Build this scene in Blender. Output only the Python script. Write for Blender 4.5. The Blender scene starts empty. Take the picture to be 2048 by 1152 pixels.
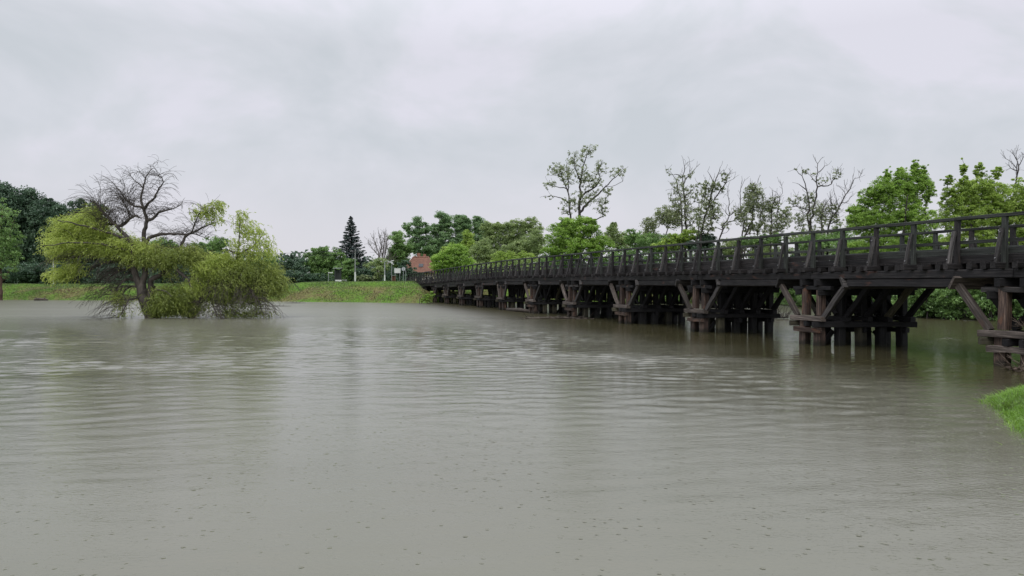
import bpy, math, random
import numpy as np
from mathutils import Vector, Matrix

random.seed(7)
RNG = np.random.default_rng(7)
SC = bpy.context.scene
COL = SC.collection

# ------------------------------------------------------------------ camera
F = 1480.0 / 2048.0 * 36.0
EYE = 2.2
cd = bpy.data.cameras.new('camera')
cam = bpy.data.objects.new('camera', cd)
COL.objects.link(cam)
cd.lens = F
cd.sensor_width = 36.0
cd.clip_start = 0.05
cd.clip_end = 3000
cam.location = (0, 0, EYE)
cam.rotation_euler = (math.radians(90) - math.atan(10 / 1480.0), 0, 0)
SC.camera = cam

# ------------------------------------------------------------------ overcast sky and weak sun
SUN_EL, SUN_ROT = math.radians(52), math.radians(200)
w = bpy.data.worlds.new('World')
SC.world = w
w.use_nodes = True
nt = w.node_tree
nt.nodes.clear()
N = nt.nodes.new
L = nt.links.new
out = N('ShaderNodeOutputWorld')
bg = N('ShaderNodeBackground')
bg.inputs['Strength'].default_value = 0.1
sky = N('ShaderNodeTexSky')
sky.sky_type = 'NISHITA'
sky.sun_disc = False
sky.sun_elevation = SUN_EL
sky.sun_rotation = SUN_ROT
tc = N('ShaderNodeTexCoord')
mp = N('ShaderNodeMapping')
mp.inputs['Scale'].default_value = (1.0, 1.0, 1.7)
mp.inputs['Location'].default_value = (5.35, 2.4, 0.9)
L(tc.outputs['Generated'], mp.inputs['Vector'])
n1 = N('ShaderNodeTexNoise')
n1.inputs['Scale'].default_value = 3.0
n1.inputs['Detail'].default_value = 5
n1.inputs['Roughness'].default_value = 0.56
n1.inputs['Distortion'].default_value = 0.35
L(mp.outputs['Vector'], n1.inputs['Vector'])
rp = N('ShaderNodeValToRGB')
rp.color_ramp.elements[0].position = 0.38
rp.color_ramp.elements[0].color = (0.60, 0.635, 0.68, 1)
rp.color_ramp.elements[1].position = 0.58
rp.color_ramp.elements[1].color = (0.745, 0.74, 0.82, 1)
e = rp.color_ramp.elements.new(0.50)
e.color = (0.675, 0.695, 0.75, 1)
L(n1.outputs['Fac'], rp.inputs['Fac'])
# overcast skies brighten smoothly towards the zenith and are an even pale grey along the horizon
sx = N('ShaderNodeSeparateXYZ')
L(tc.outputs['Generated'], sx.inputs['Vector'])
low = N('ShaderNodeMapRange')
low.inputs['From Min'].default_value = 0.02
low.inputs['From Max'].default_value = 0.20
low.interpolation_type = 'SMOOTHSTEP'
L(sx.outputs['Z'], low.inputs['Value'])
mh = N('ShaderNodeMix')
mh.data_type = 'RGBA'
mh.inputs['A'].default_value = (0.705, 0.695, 0.75, 1)
L(low.outputs['Result'], mh.inputs['Factor'])
L(rp.outputs['Color'], mh.inputs['B'])
zen = N('ShaderNodeMapRange')
zen.inputs['From Min'].default_value = 0.3
zen.inputs['From Max'].default_value = 1.0
zen.inputs['To Min'].default_value = 9.3
zen.inputs['To Max'].default_value = 25.0
L(sx.outputs['Z'], zen.inputs['Value'])
ml = N('ShaderNodeVectorMath')
ml.operation = 'SCALE'
L(mh.outputs['Result'], ml.inputs[0])
L(zen.outputs['Result'], ml.inputs['Scale'])
mx = N('ShaderNodeMix')
mx.data_type = 'RGBA'
mx.inputs['Factor'].default_value = 0.04
L(ml.outputs['Vector'], mx.inputs['A'])
L(sky.outputs['Color'], mx.inputs['B'])
L(mx.outputs['Result'], bg.inputs['Color'])
L(bg.outputs['Background'], out.inputs['Surface'])

sd = bpy.data.lights.new('sun', 'SUN')
sd.energy = 1.5
sd.angle = math.radians(35)
sd.color = (1.0, 0.97, 0.93)
sun = bpy.data.objects.new('sun', sd)
COL.objects.link(sun)
# sky rotation is measured clockwise from +Y; the lamp shines from that direction
sdir = Vector((math.sin(SUN_ROT) * math.cos(SUN_EL), math.cos(SUN_ROT) * math.cos(SUN_EL), math.sin(SUN_EL)))
sun.rotation_euler = sdir.to_track_quat('Z', 'Y').to_euler()

SC.view_settings.view_transform = 'Standard'
SC.view_settings.look = 'None'
SC.view_settings.exposure = 0.12
SC.view_settings.gamma = 1.0
SC.view_settings.use_curve_mapping = False
SC.render.engine = 'CYCLES'
SC.cycles.max_bounces = 8
SC.cycles.diffuse_bounces = 3
SC.cycles.glossy_bounces = 3
SC.cycles.transmission_bounces = 4
SC.cycles.volume_bounces = 0
SC.cycles.use_denoising = True
SC.cycles.denoising_input_passes = 'RGB_ALBEDO_NORMAL'
SC.cycles.denoising_prefilter = 'ACCURATE'


# ------------------------------------------------------------------ materials
def material(name):
    m = bpy.data.materials.new(name)
    m.use_nodes = True
    t = m.node_tree
    b = t.nodes['Principled BSDF']
    return m, t, b


def node(t, kind, **kw):
    n = t.nodes.new(kind)
    for k, v in kw.items():
        if k in n.inputs:
            n.inputs[k].default_value = v
        else:
            setattr(n, k, v)
    return n


def ramp(t, fac, stops):
    r = t.nodes.new('ShaderNodeValToRGB')
    while len(r.color_ramp.elements) > 2:
        r.color_ramp.elements.remove(r.color_ramp.elements[0])
    for i, (p, c) in enumerate(stops):
        el = r.color_ramp.elements[i] if i < 2 else r.color_ramp.elements.new(p)
        el.position = p
        el.color = (*c, 1)
    t.links.new(fac, r.inputs['Fac'])
    return r


def foliage_mat(name, c0, c1, c2, trans=0.3, rough=0.42):
    m, t, b = material(name)
    c0, c1, c2 = ((c[0] + k * 0.3, c[1] + k * 0.3, c[2] + k) for c, k in ((c0, 0.012), (c1, 0.022), (c2, 0.035)))
    at = node(t, 'ShaderNodeAttribute', attribute_name='tone')
    r = ramp(t, at.outputs['Fac'], [(0.0, c0), (1.0, c2), (0.5, c1)])
    b.inputs['Roughness'].default_value = rough
    b.inputs['Specular IOR Level'].default_value = 0.55
    t.links.new(r.outputs['Color'], b.inputs['Base Color'])
    tr = node(t, 'ShaderNodeBsdfTranslucent')
    hs = node(t, 'ShaderNodeHueSaturation', Hue=0.49, Saturation=1.0, Value=1.25)
    t.links.new(r.outputs['Color'], hs.inputs['Color'])
    t.links.new(hs.outputs['Color'], tr.inputs['Color'])
    mxs = node(t, 'ShaderNodeMixShader')
    mxs.inputs[0].default_value = trans
    t.links.new(b.outputs[0], mxs.inputs[1])
    t.links.new(tr.outputs[0], mxs.inputs[2])
    t.links.new(mxs.outputs[0], t.nodes['Material Output'].inputs['Surface'])
    return m


def bark_mat(name, c0, c1, scale=3.0):
    m, t, b = material(name)
    tcn = node(t, 'ShaderNodeTexCoord')
    mpn = node(t, 'ShaderNodeMapping')
    mpn.inputs['Scale'].default_value = (1, 1, 0.3)
    t.links.new(tcn.outputs['Object'], mpn.inputs['Vector'])
    nz = node(t, 'ShaderNodeTexNoise', Scale=scale, Detail=6, Roughness=0.65)
    t.links.new(mpn.outputs['Vector'], nz.inputs['Vector'])
    r = ramp(t, nz.outputs['Fac'], [(0.35, c0), (0.68, c1)])
    t.links.new(r.outputs['Color'], b.inputs['Base Color'])
    b.inputs['Roughness'].default_value = 0.8
    bp = node(t, 'ShaderNodeBump', Strength=0.6, Distance=0.05)
    t.links.new(nz.outputs['Fac'], bp.inputs['Height'])
    t.links.new(bp.outputs['Normal'], b.inputs['Normal'])
    return m


def timber_mat(name, c0, c1, c2, patch=0.0, pc=(0.12, 0.05, 0.03), rough=0.62, spec=0.3):
    """old creosoted timber: grain along the local X of each piece, weather stains, splits"""
    m, t, b = material(name)
    tcn = node(t, 'ShaderNodeTexCoord')
    oi = node(t, 'ShaderNodeObjectInfo')
    ad = node(t, 'ShaderNodeVectorMath', operation='SCALE')
    cmb = node(t, 'ShaderNodeCombineXYZ')
    for k in range(3):
        t.links.new(oi.outputs['Random'], cmb.inputs[k])
    t.links.new(cmb.outputs[0], ad.inputs[0])
    ad.inputs['Scale'].default_value = 40.0
    add = node(t, 'ShaderNodeVectorMath', operation='ADD')
    t.links.new(tcn.outputs['Object'], add.inputs[0])
    t.links.new(ad.outputs[0], add.inputs[1])
    mg = node(t, 'ShaderNodeMapping')
    mg.inputs['Scale'].default_value = (1.2, 22, 22)
    t.links.new(add.outputs[0], mg.inputs['Vector'])
    g = node(t, 'ShaderNodeTexNoise', Scale=1.0, Detail=7, Roughness=0.7, Distortion=0.25)
    t.links.new(mg.outputs[0], g.inputs['Vector'])
    ms = node(t, 'ShaderNodeMapping')
    ms.inputs['Scale'].default_value = (0.9, 2.5, 2.5)
    t.links.new(add.outputs[0], ms.inputs['Vector'])
    s = node(t, 'ShaderNodeTexNoise', Scale=1.6, Detail=5, Roughness=0.6)
    t.links.new(ms.outputs[0], s.inputs['Vector'])
    r = ramp(t, g.outputs['Fac'], [(0.33, c0), (0.72, c2), (0.52, c1)])
    hv = node(t, 'ShaderNodeHueSaturation')
    mr = node(t, 'ShaderNodeMapRange')
    mr.inputs['To Min'].default_value = 0.6
    mr.inputs['To Max'].default_value = 1.45
    t.links.new(oi.outputs['Random'], mr.inputs['Value'])
    t.links.new(mr.outputs['Result'], hv.inputs['Value'])
    t.links.new(r.outputs['Color'], hv.inputs['Color'])
    mxn = node(t, 'ShaderNodeMix', data_type='RGBA')
    st = node(t, 'ShaderNodeMapRange', interpolation_type='SMOOTHSTEP')
    st.inputs['From Min'].default_value = 0.66 - 0.22 * patch
    st.inputs['From Max'].default_value = 0.76 - 0.2 * patch
    st.inputs['To Max'].default_value = min(1.0, 0.25 + patch)
    t.links.new(s.outputs['Fac'], st.inputs['Value'])
    t.links.new(st.outputs['Result'], mxn.inputs['Factor'])
    t.links.new(hv.outputs['Color'], mxn.inputs['A'])
    mxn.inputs['B'].default_value = (*pc, 1)
    # wet, algae-dark band where the flood laps the timber
    ge = node(t, 'ShaderNodeNewGeometry')
    gsz = node(t, 'ShaderNodeSeparateXYZ')
    t.links.new(ge.outputs['Position'], gsz.inputs[0])
    tz = node(t, 'ShaderNodeMath', operation='MULTIPLY_ADD')
    tz.inputs[1].default_value = 0.35
    t.links.new(s.outputs['Fac'], tz.inputs[0]); t.links.new(gsz.outputs['Z'], tz.inputs[2])
    tm = node(t, 'ShaderNodeMapRange', interpolation_type='SMOOTHSTEP')
    tm.inputs['From Min'].default_value = 0.26; tm.inputs['From Max'].default_value = 0.42
    tm.inputs['To Min'].default_value = 0.8; tm.inputs['To Max'].default_value = 0.0
    t.links.new(tz.outputs[0], tm.inputs['Value'])
    wet = node(t, 'ShaderNodeMix', data_type='RGBA')
    t.links.new(tm.outputs[0], wet.inputs['Factor'])
    t.links.new(mxn.outputs['Result'], wet.inputs['A'])
    wet.inputs['B'].default_value = (0.010, 0.011, 0.007, 1)
    t.links.new(wet.outputs['Result'], b.inputs['Base Color'])
    rr = node(t, 'ShaderNodeMapRange')
    rr.inputs['To Min'].default_value = rough - 0.18
    rr.inputs['To Max'].default_value = rough + 0.2
    t.links.new(s.outputs['Fac'], rr.inputs['Value'])
    t.links.new(rr.outputs['Result'], b.inputs['Roughness'])
    b.inputs['Specular IOR Level'].default_value = spec
    bp = node(t, 'ShaderNodeBump', Strength=0.8, Distance=0.02)
    t.links.new(g.outputs['Fac'], bp.inputs['Height'])
    t.links.new(bp.outputs['Normal'], b.inputs['Normal'])
    return m


def plain_mat(name, c, rough=0.6, metal=0.0, var=0.15, scale=6.0, bump=0.2):
    m, t, b = material(name)
    tcn = node(t, 'ShaderNodeTexCoord')
    nz = node(t, 'ShaderNodeTexNoise', Scale=scale, Detail=5, Roughness=0.6)
    t.links.new(tcn.outputs['Object'], nz.inputs['Vector'])
    r = ramp(t, nz.outputs['Fac'], [(0.3, tuple(x * (1 - var) for x in c)), (0.7, tuple(min(1, x * (1 + var)) for x in c))])
    t.links.new(r.outputs['Color'], b.inputs['Base Color'])
    b.inputs['Roughness'].default_value = rough
    b.inputs['Metallic'].default_value = metal
    bp = node(t, 'ShaderNodeBump', Strength=bump, Distance=0.01)
    t.links.new(nz.outputs['Fac'], bp.inputs['Height'])
    t.links.new(bp.outputs['Normal'], b.inputs['Normal'])
    return m


# ------------------------------------------------------------------ object helpers
WM = {}


def place(o, parent, M):
    WM[o.name] = M
    COL.objects.link(o)
    if parent is not None:
        o.parent = parent
        o.matrix_local = WM[parent.name].inverted() @ M
    else:
        o.matrix_world = M
    return o


def props(o, label=None, cat=None, group=None, kind=None):
    if label: o['label'] = label
    if cat: o['category'] = cat
    if group: o['group'] = group
    if kind: o['kind'] = kind
    return o


def empty(name, loc, parent=None, rz=0.0, **kw):
    o = bpy.data.objects.new(name, None)
    o.empty_display_size = 0.3
    place(o, parent, Matrix.Translation(Vector(loc)) @ Matrix.Rotation(rz, 4, 'Z'))
    return props(o, **kw)


def np_mesh(name, V, Fq, mat, tone=None, smooth=False):
    me = bpy.data.meshes.new(name)
    V = np.ascontiguousarray(V, dtype=np.float32)
    Fq = np.ascontiguousarray(Fq, dtype=np.int32)
    k = Fq.shape[1]
    me.vertices.add(len(V))
    me.vertices.foreach_set('co', V.ravel())
    me.loops.add(Fq.size)
    me.loops.foreach_set('vertex_index', Fq.ravel())
    me.polygons.add(len(Fq))
    me.polygons.foreach_set('loop_start', np.arange(0, Fq.size, k, dtype=np.int32))
    me.polygons.foreach_set('loop_total', np.full(len(Fq), k, dtype=np.int32))
    if smooth:
        me.polygons.foreach_set('use_smooth', np.ones(len(Fq), dtype=bool))
    me.update(calc_edges=True)
    if tone is not None:
        a = me.attributes.new('tone', 'FLOAT', 'FACE')
        a.data.foreach_set('value', np.ascontiguousarray(tone, dtype=np.float32))
    me.materials.append(mat)
    return me


def mesh_obj(name, me, parent=None, loc=(0, 0, 0), rot=None, **kw):
    """mesh in world coordinates relative to loc"""
    o = bpy.data.objects.new(name, me)
    M = Matrix.Translation(Vector(loc))
    if rot is not None:
        M = M @ rot
    place(o, parent, M)
    return props(o, **kw)


def W(px, py, Y):
    """point of the place seen at that direction, Y metres away"""
    return np.array([(px - 1024) / 1480.0 * Y, Y, EYE - (py - 566) / 1480.0 * Y])


class Mesh:
    """collects boxes, tubes and polygons into one mesh"""
    def __init__(s):
        s.v, s.f = [], []

    def add(s, v, f):
        o = len(s.v)
        s.v += [tuple(x) for x in v]
        s.f += [tuple(i + o for i in q) for q in f]

    def box(s, c, d, R=None, taper=1.0):
        x, y, z = d[0] / 2, d[1] / 2, d[2] / 2
        v = [(-x, -y, -z), (x, -y, -z), (x, y, -z), (-x, y, -z),
             (-x * taper, -y * taper, z), (x * taper, -y * taper, z), (x * taper, y * taper, z), (-x * taper, y * taper, z)]
        v = [Vector(p) for p in v]
        if R is not None:
            v = [R @ p for p in v]
        v = [p + Vector(c) for p in v]
        s.add(v, [(0, 3, 2, 1), (4, 5, 6, 7), (0, 1, 5, 4), (1, 2, 6, 5), (2, 3, 7, 6), (3, 0, 4, 7)])
        return s

    def tube(s, pts, radii, n=8, cap=True):
        pts = [Vector(p) for p in pts]
        if not hasattr(radii, '__len__'):
            radii = [radii] * len(pts)
        base = len(s.v)
        for i, p in enumerate(pts):
            t = (pts[min(i + 1, len(pts) - 1)] - pts[max(i - 1, 0)]).normalized()
            ref = Vector((1, 0, 0)) if abs(t.x) < 0.8 else Vector((0, 0, 1))
            a = t.cross(ref).normalized()
            b = t.cross(a)
            for k in range(n):
                an = 2 * math.pi * k / n
                s.v.append(tuple(p + (a * math.cos(an) + b * math.sin(an)) * radii[i]))
        for i in range(len(pts) - 1):
            for k in range(n):
                q = base + i * n
                s.f.append((q + k, q + (k + 1) % n, q + n + (k + 1) % n, q + n + k))
        if cap:
            s.f.append(tuple(base + k for k in range(n))[::-1])
            s.f.append(tuple(base + (len(pts) - 1) * n + k for k in range(n)))
        return s

    def build(s, name, mat, parent=None, loc=(0, 0, 0), smooth=False, **kw):
        me = bpy.data.meshes.new(name)
        me.from_pydata([tuple(Vector(p) - Vector(loc)) for p in s.v], [], s.f)
        if smooth:
            me.polygons.foreach_set('use_smooth', [True] * len(me.polygons))
        me.update()
        me.materials.append(mat)
        return mesh_obj(name, me, parent, loc, **kw)


# ------------------------------------------------------------------ setting: ground and water
WATER = [(-300, 112), (-120, 101), (-66, 96), (-45, 92), (-28, 88), (-18, 84), (-10.7, 81.5), (0, 81.5), (14, 81), (22, 79), (26.6, 74),
         (26, 60), (25.4, 47), (28.2, 42), (45, 38), (100, 30), (300, 20),
         (300, 10), (100, 16), (40, 17), (20, 16.4), (14, 15.9), (10.4, 15.1), (8.9, 13.7), (7.8, 11.4), (6.5, 8.2), (5.2, 5.6), (4.2, 3.2),
         (0, 1.8), (-8, 0.5), (-40, -4), (-300, -20)]
WP = np.array(WATER, dtype=float)


def shore_dist(P):
    """signed distance to the shoreline, positive on land"""
    A, B = WP, np.roll(WP, -1, axis=0)
    best = np.full(len(P), 1e9)
    inside = np.zeros(len(P), dtype=bool)
    for a, b in zip(A, B):
        ab = b - a
        t = np.clip(((P - a) @ ab) / (ab @ ab), 0, 1)
        best = np.minimum(best, np.hypot(*(P - (a + t[:, None] * ab)).T))
        c = (a[1] > P[:, 1]) != (b[1] > P[:, 1])
        xs = (b[0] - a[0]) * (P[:, 1] - a[1]) / (b[1] - a[1] + 1e-12) + a[0]
        inside ^= c & (P[:, 0] < xs)
    return np.where(inside, -best, best)


def sstep(x, a, b):
    t = np.clip((x - a) / (b - a), 0, 1)
    return t * t * (3 - 2 * t)


def wob(X, Y, s, ph=0.0):
    return (np.sin(X * s + 1.3 * np.sin(Y * s * 0.7 + ph) + ph) + np.sin(Y * s * 1.31 + 1.7 * np.sin(X * s * 0.53 + 2 * ph)) +
            0.6 * np.sin((X + Y) * s * 2.3 + ph * 3)) / 2.6


def ground_z(X, Y):
    X, Y = np.asarray(X, float), np.asarray(Y, float)
    P = np.stack([X.ravel(), Y.ravel()], 1)
    d = shore_dist(P).reshape(X.shape)
    d = d + 0.35 * wob(X, Y, 0.55, 1.0) * sstep(Y, 30, 60)
    left = sstep(-X, 24, 31)
    top = 2.34 - 0.27 * left + 0.05 * wob(X, Y, 0.12, 2)
    far = np.where(d < 0, d * 0.45, top * np.sin(np.clip(d / 6.5, 0, 1) * math.pi / 2) ** 1.25)
    far = far - 1.0 * sstep(d, 14, 24) + 0.07 * wob(X, Y, 1.1, 0.4) * sstep(d, 0.3, 2) * sstep(-d, -9, -6)
    right = np.where(d < 0, d * 0.5, np.minimum(d * 0.28, 1.3) + 0.1 * wob(X, Y, 0.7))
    near = np.where(d < 0, d * 0.35, np.minimum(d * 0.41, 0.95) + 0.03 * wob(X, Y, 1.5) * sstep(d, 0, 0.5))
    wr = sstep(X, 14, 26) * sstep(Y, 24, 30)
    wf = sstep(Y, 50, 60) * (1 - wr) 
    z = near * (1 - sstep(Y, 24, 34)) + (far * (1 - wr) + right * wr) * sstep(Y, 24, 34)
    # the ramp that brings the road up to the bridge on the near side
    q = np.hypot((X - 18.6) / 3.2, (Y - 2.0) / 6.5)
    z = np.where(d > 0, z + 2.1 * np.exp(-q ** 4), z)
    # the slope is cut back under the far end of the bridge
    u = X + 0.3404 * Y
    z = z - 1.25 * sstep(u, 18.3, 19.8) * (1 - sstep(u, 24.6, 26.6)) * sstep(Y, 78, 84) * (1 - sstep(Y, 98.6, 101))
    return np.clip(z, -1.8, None)


def axis(fine0, fine1, step, lo, hi, growth=1.18):
    a = list(np.arange(fine0, fine1 + 1e-6, step))
    s = step
    while a[-1] < hi:
        s *= growth
        a.append(min(hi, a[-1] + s))
    s = step
    while a[0] > lo:
        s *= growth
        a.insert(0, max(lo, a[0] - s))
    return np.array(a)


def grid_mesh(name, xs, ys, zf, mat, smooth=True):
    X, Y = np.meshgrid(xs, ys)
    V = np.stack([X, Y, zf(X, Y)], -1).reshape(-1, 3)
    nx, ny = len(xs), len(ys)
    i = np.arange((ny - 1) * (nx - 1))
    r, c = i // (nx - 1), i % (nx - 1)
    a = r * nx + c
    return np_mesh(name, V, np.stack([a, a + 1, a + nx + 1, a + nx], 1), mat, smooth=smooth)


def ground_material():
    m, t, b = material('grassy_ground')
    tcn = node(t, 'ShaderNodeTexCoord')
    a = node(t, 'ShaderNodeTexNoise', Scale=0.22, Detail=6, Roughness=0.65, Distortion=0.6)
    c = node(t, 'ShaderNodeTexNoise', Scale=5.0, Detail=6, Roughness=0.7)
    t.links.new(tcn.outputs['Object'], a.inputs['Vector'])
    t.links.new(tcn.outputs['Object'], c.inputs['Vector'])
    g = ramp(t, c.outputs['Fac'], [(0.3, (0.045, 0.10, 0.012)), (0.7, (0.13, 0.24, 0.03))])
    bnr = ramp(t, c.outputs['Fac'], [(0.3, (0.09, 0.065, 0.03)), (0.7, (0.22, 0.17, 0.09))])
    # flood-line: dead matted grass on the middle of the slope
    sz = node(t, 'ShaderNodeSeparateXYZ')
    t.links.new(tcn.outputs['Object'], sz.inputs[0])
    h = node(t, 'ShaderNodeMapRange', interpolation_type='SMOOTHSTEP')
    h.inputs['From Min'].default_value = 2.05
    h.inputs['From Max'].default_value = 1.5
    t.links.new(sz.outputs['Z'], h.inputs['Value'])
    p = node(t, 'ShaderNodeMapRange', interpolation_type='SMOOTHSTEP')
    p.inputs['From Min'].default_value = 0.42
    p.inputs['From Max'].default_value = 0.6
    t.links.new(a.outputs['Fac'], p.inputs['Value'])
    yy = node(t, 'ShaderNodeMapRange')
    yy.inputs['From Min'].default_value = 40
    yy.inputs['From Max'].default_value = 70
    t.links.new(sz.outputs['Y'], yy.inputs['Value'])
    mu = node(t, 'ShaderNodeMath', operation='MULTIPLY')
    t.links.new(h.outputs[0], mu.inputs[0]); t.links.new(p.outputs[0], mu.inputs[1])
    mu2 = node(t, 'ShaderNodeMath', operation='MULTIPLY')
    t.links.new(mu.outputs[0], mu2.inputs[0]); t.links.new(yy.outputs[0], mu2.inputs[1])
    mu3 = node(t, 'ShaderNodeMath', operation='MULTIPLY')
    mu3.inputs[1].default_value = 0.75
    t.links.new(mu2.outputs[0], mu3.inputs[0])
    mm = node(t, 'ShaderNodeMix', data_type='RGBA')
    t.links.new(mu3.outputs[0], mm.inputs['Factor'])
    t.links.new(g.outputs['Color'], mm.inputs['A'])
    t.links.new(bnr.outputs['Color'], mm.inputs['B'])
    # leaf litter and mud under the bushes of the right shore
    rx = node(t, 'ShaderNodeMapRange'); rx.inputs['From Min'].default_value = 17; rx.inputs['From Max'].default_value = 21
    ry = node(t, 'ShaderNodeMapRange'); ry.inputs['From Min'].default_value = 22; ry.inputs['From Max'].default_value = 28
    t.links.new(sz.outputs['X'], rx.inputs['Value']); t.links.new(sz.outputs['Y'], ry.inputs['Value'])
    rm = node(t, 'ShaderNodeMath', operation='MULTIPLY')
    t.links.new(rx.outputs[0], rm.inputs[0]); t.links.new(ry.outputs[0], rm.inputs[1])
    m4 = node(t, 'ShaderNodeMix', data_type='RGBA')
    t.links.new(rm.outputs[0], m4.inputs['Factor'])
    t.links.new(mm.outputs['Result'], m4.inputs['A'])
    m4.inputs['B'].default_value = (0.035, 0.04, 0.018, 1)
    t.links.new(m4.outputs['Result'], b.inputs['Base Color'])
    b.inputs['Roughness'].default_value = 0.9
    b.inputs['Specular IOR Level'].default_value = 0.15
    bp = node(t, 'ShaderNodeBump', Strength=1.0, Distance=0.12)
    t.links.new(c.outputs['Fac'], bp.inputs['Height'])
    t.links.new(bp.outputs['Normal'], b.inputs['Normal'])
    return m


def water_material():
    m, t, b = material('muddy_water')
    tcn = node(t, 'ShaderNodeTexCoord')
    P = tcn.outputs['Object']
    lk = t.links.new

    def mapped(sx_, sy_, rot=0.0):
        q = node(t, 'ShaderNodeMapping')
        q.inputs['Scale'].default_value = (sx_, sy_, 1)
        q.inputs['Rotation'].default_value = (0, 0, rot)
        lk(P, q.inputs['Vector'])
        return q.outputs[0]

    def mth(op, a, b_, c=None):
        q = node(t, 'ShaderNodeMath', operation=op)
        for k, v in enumerate((a, b_, c)):
            if v is None: continue
            if isinstance(v, (int, float)): q.inputs[k].default_value = v
            else: lk(v, q.inputs[k])
        return q.outputs[0]

    def mrange(v, a, b_, c, d):
        q = node(t, 'ShaderNodeMapRange', interpolation_type='SMOOTHSTEP')
        lk(v, q.inputs['Value'])
        for k, x in zip(('From Min', 'From Max', 'To Min', 'To Max'), (a, b_, c, d)):
            q.inputs[k].default_value = x
        return q.outputs[0]

    sep = node(t, 'ShaderNodeSeparateXYZ')
    lk(P, sep.inputs[0])
    # muddy colour with faint silt lanes along the current
    sl = node(t, 'ShaderNodeTexNoise', Scale=1.0, Detail=4, Roughness=0.5)
    lk(mapped(0.05, 0.25, -0.12), sl.inputs['Vector'])
    silt = ramp(t, sl.outputs['Fac'], [(0.3, (0.122, 0.121, 0.088)), (0.7, (0.154, 0.153, 0.117))])
    # water beside the bridge is browner, with bank shade and dark reflection painted in
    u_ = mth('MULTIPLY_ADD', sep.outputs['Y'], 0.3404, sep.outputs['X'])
    shade_u = mth('MULTIPLY_ADD', sl.outputs['Fac'], 6.0, u_)
    bridge_shade = mrange(shade_u, 14.5, 20.0, 0.0, 1.0)
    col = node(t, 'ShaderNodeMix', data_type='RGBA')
    lk(bridge_shade, col.inputs['Factor'])
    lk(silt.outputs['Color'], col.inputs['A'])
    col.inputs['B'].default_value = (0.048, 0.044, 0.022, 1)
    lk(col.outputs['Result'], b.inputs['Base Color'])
    b.inputs['IOR'].default_value = 1.333
    b.inputs['Specular IOR Level'].default_value = 0.65
    # patches of rougher and calmer water, long in the direction of the current
    pt = node(t, 'ShaderNodeTexNoise', Scale=1.0, Detail=3, Roughness=0.55, Distortion=0.6)
    lk(mapped(0.035, 0.13, -0.16), pt.inputs['Vector'])
    patch = mrange(pt.outputs['Fac'], 0.38, 0.66, 0.18, 1.7)
    nearcalm = mrange(sep.outputs['Y'], 9.0, 20.0, 0.28, 1.0)
    lee = mrange(mth('MULTIPLY_ADD', sep.outputs['Y'], 0.34, sep.outputs['X']), 15.5, 18.5, 1.0, 0.55)
    amp = mth('MULTIPLY', mth('MULTIPLY', patch, nearcalm), lee)
    # swell, ripples and wavelets
    w1 = node(t, 'ShaderNodeTexNoise', Scale=1.0, Detail=3, Roughness=0.55, Distortion=0.5)
    lk(mapped(0.5, 1.5, -0.1), w1.inputs['Vector'])
    w2 = node(t, 'ShaderNodeTexNoise', Scale=1.0, Detail=4, Roughness=0.6, Distortion=0.3)
    lk(mapped(2.0, 5.5, -0.14), w2.inputs['Vector'])
    w3 = node(t, 'ShaderNodeTexNoise', Scale=1.0, Detail=3, Roughness=0.6)
    lk(mapped(14, 26, 0.2), w3.inputs['Vector'])
    h = mth('MULTIPLY', w1.outputs['Fac'], mrange(sep.outputs['Y'], 70.0, 90.0, 0.006, 0.03))
    h = mth('MULTIPLY_ADD', mth('MULTIPLY', w2.outputs['Fac'], mrange(sep.outputs['Y'], 26.0, 48.0, 1.0, 0.25)), 0.019, h)
    h = mth('MULTIPLY', h, amp)
    h = mth('MULTIPLY_ADD', w3.outputs['Fac'], mrange(sep.outputs['Y'], 9.0, 22.0, 0.0036, 0.0007), h)
    # rings and pits of raindrops
    for sc_, seed, hgt, keep in ((4.2, 0.0, 0.0020, 0.55), (9.0, 7.3, 0.0009, 0.4)):
        q = node(t, 'ShaderNodeMapping')
        q.inputs['Location'].default_value = (seed, seed * 1.7, 0)
        q.inputs['Scale'].default_value = (1, 1, 0)
        lk(P, q.inputs['Vector'])
        v = node(t, 'ShaderNodeTexVoronoi', Scale=sc_, Randomness=1.0)
        v.voronoi_dimensions = '2D'
        lk(q.outputs[0], v.inputs['Vector'])
        # distance in metres, one drop per cell and only in some cells, each at its own stage
        dist = mth('DIVIDE', v.outputs['Distance'], sc_)
        sc3 = node(t, 'ShaderNodeSeparateColor')
        lk(v.outputs['Color'], sc3.inputs[0])
        stage = mth('POWER', sc3.outputs[0], 1.6)
        on = mrange(sc3.outputs[1], keep, keep + 0.35, 0.0, 1.0)
        rr = mth('MULTIPLY', stage, 0.05)
        dr = mth('SUBTRACT', dist, rr)
        ring = mth('MULTIPLY', mth('COSINE', mth('MULTIPLY', dr, 190.0), 0), mrange(mth('ABSOLUTE', dr, 0), 0.0, 0.03, 1.0, 0.0))
        h = mth('MULTIPLY_ADD', mth('MULTIPLY', ring, on), hgt * 0.4, h)
        fresh = mrange(sc3.outputs[2], 0.62, 0.95, 0.0, 1.0)
        pit = mth('MULTIPLY', mrange(dist, 0.0, 0.028, 1.0, 0.0), fresh)
        h = mth('MULTIPLY_ADD', mth('MULTIPLY', pit, on), -hgt * 6.0, h)
    bp = node(t, 'ShaderNodeBump', Strength=1.0, Distance=1.0)
    lk(h, bp.inputs['Height'])
    lk(bp.outputs['Normal'], b.inputs['Normal'])
    # ripples too fine to model widen the gloss on the open, wind-ruffled reach
    lk(mrange(sep.outputs['Y'], 16.0, 60.0, 0.06, 0.32), b.inputs['Roughness'])
    return m


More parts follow.
